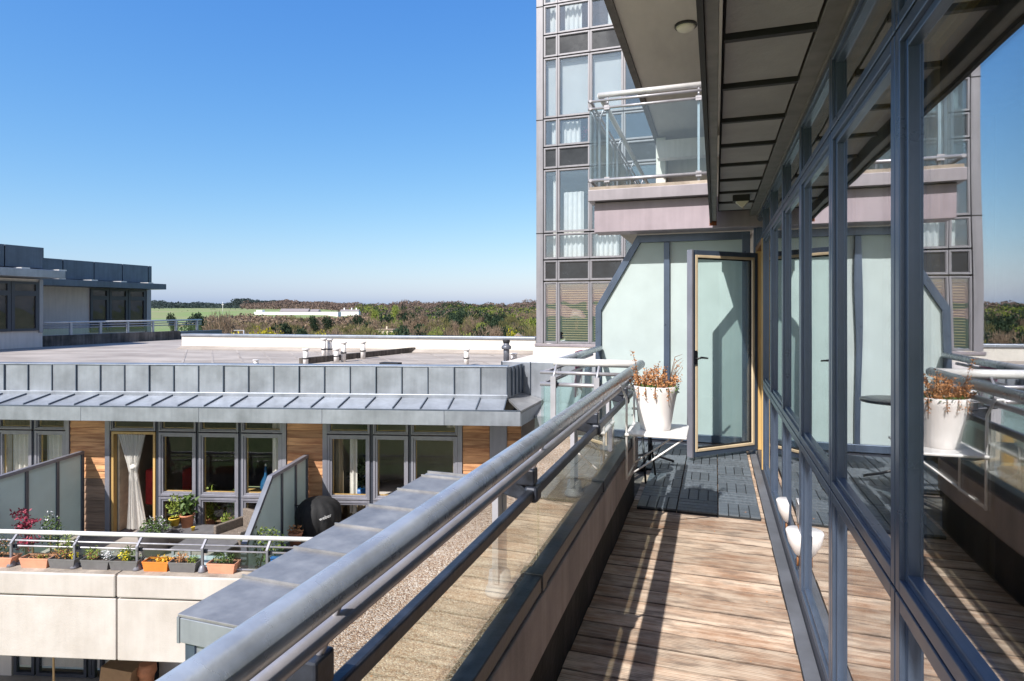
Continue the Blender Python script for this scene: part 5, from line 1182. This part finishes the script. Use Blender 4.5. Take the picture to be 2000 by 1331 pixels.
# seen through the windows
b = MB().box(-.42, .42, -.05, .3, .0, .75).build('red_armchair', 'red_fabric', None, bevel=.04); b.location = lworld(LS(330, -.9)[0], -.9, zD+.35); b.rotation_euler[2] = TH; tag(b, 'red armchair back seen through the terrace window', 'armchair')
b = MB().box(-.4, .4, -.2, .2, .0, .8).build('crate', 'grey_plastic'); b.location = lworld(LS(352, -1.3)[0], -1.6, zD+.35); tag(b, 'dark patterned box behind the red armchair', 'box')
b = empty('bottle_lamp', lworld(LS(519, -.3)[0], -.3, zM+.05), 0, 'blue glass bottle on the sill inside the terrace window', 'bottle'); MB().lathe([(.08, 0), (.11, .08), (.09, .2), (.03, .32), (.025, .5)], n=16).build('bottle', 'blue_glass', b); MB().lathe([(.02, .5), (.03, .52), (.0, .56)], n=10).build('stopper', 'steel', b)
ws = MB().box(LS(470)[0]-LS(519)[0], LS(550)[0]-LS(519)[0], -.15, .15, -.05, 0).build('window_shelf', 'pine'); ws.location = lworld(LS(519, -.3)[0], -.3, zM); ws.rotation_euler[2] = TH; tag(ws, 'shelf inside the window carrying the blue bottle', 'shelf')
b = empty('dining_table', lworld(LS(772, -.9)[0], -1.0, zD), TH, 'round dining table seen through the right hand terrace window', 'table'); MB().lathe([(0, .72), (.6, .72), (.6, .75), (0, .75)], n=24).build('tabletop', 'concrete', b); MB().tube([(0, 0, 0), (0, 0, .72)], .05, 8).build('pedestal', 'black_gloss', b)
b = empty('house_plant', lworld(LS(706, -.6)[0], -.6, zD), 0, 'leafy house plant in a blue pot seen through the right terrace window', 'plant'); MB().lathe([(.12, .6), (.15, .85)], n=14).build('pot', 'blue_plastic', b); plant_mass(b, 240, .25, .2, .6, .8, 'leaf_dark', .1); MB().box(-.2, .2, -.2, .2, 0, .6).build('stand', 'interior_brown', b)
for px, q in ((405, 0), (455, 1)):
    b = empty('house_plant', lworld(LS(px, -.35)[0], -.4, zD), 0, ['feathery house plant behind the lower pane left of the frame', 'palm like house plant behind the lower pane near the wicker chair'][q], 'plant')
    plant_mass(b, 260, .22, .12, .75, .1, ['leaf_lime', 'leaf_green'][q], .1); MB().lathe([(.10, 0), (.13, .2)], n=14).build('pot', 'terracotta', b)
# lower storey bits
zl = -7.385
b = MB().lathe([(.10, 0), (.13, .42), (.17, .50), (.16, .62), (.13, .66), (.10, .66)], n=20).build('terracotta_jar', 'terracotta'); b.location = lworld(LS(287, .5)[0], .5, zl); tag(b, 'tall terracotta jar on the storey below', 'jar')
b = empty('watering_can', lworld(LS(264, .45)[0], .45, zl), TH, 'grey watering can beside the terracotta jar', 'watering can'); MB().lathe([(.12, .0), (.13, .3), (.12, .58), (.10, .60)], n=18).build('body', 'post', b); MB().tube([(-.1, 0, .35), (-.22, 0, .55), (-.3, 0, .62)], [.03, .02, .03], 8).build('spout', 'post', b)
b = MB().box(-.3, .3, -.2, .2, 0, .70).build('cardboard_box', 'cardboard', bevel=.005); b.location = lworld(LS(232, .6)[0], .6, zl); b.rotation_euler = (0, R(8), TH); tag(b, 'leaning brown cardboard box on the storey below', 'box')
b = MB().tube([(0, 0, 0), (-.18, .1, 2.5)], .018, 8).build('broom_handle', 'timber_pole'); b.location = lworld(LS(104, .8)[0], .8, zl); tag(b, 'wooden broom handle leaning under the terrace', 'broom')
print('L', zE0, zE1, zP0, zP1, zH, zM, zC, zJ, zBt, zh, 'sR', sR, 'sE', sE, 'ce', ce, 'cw', cw)
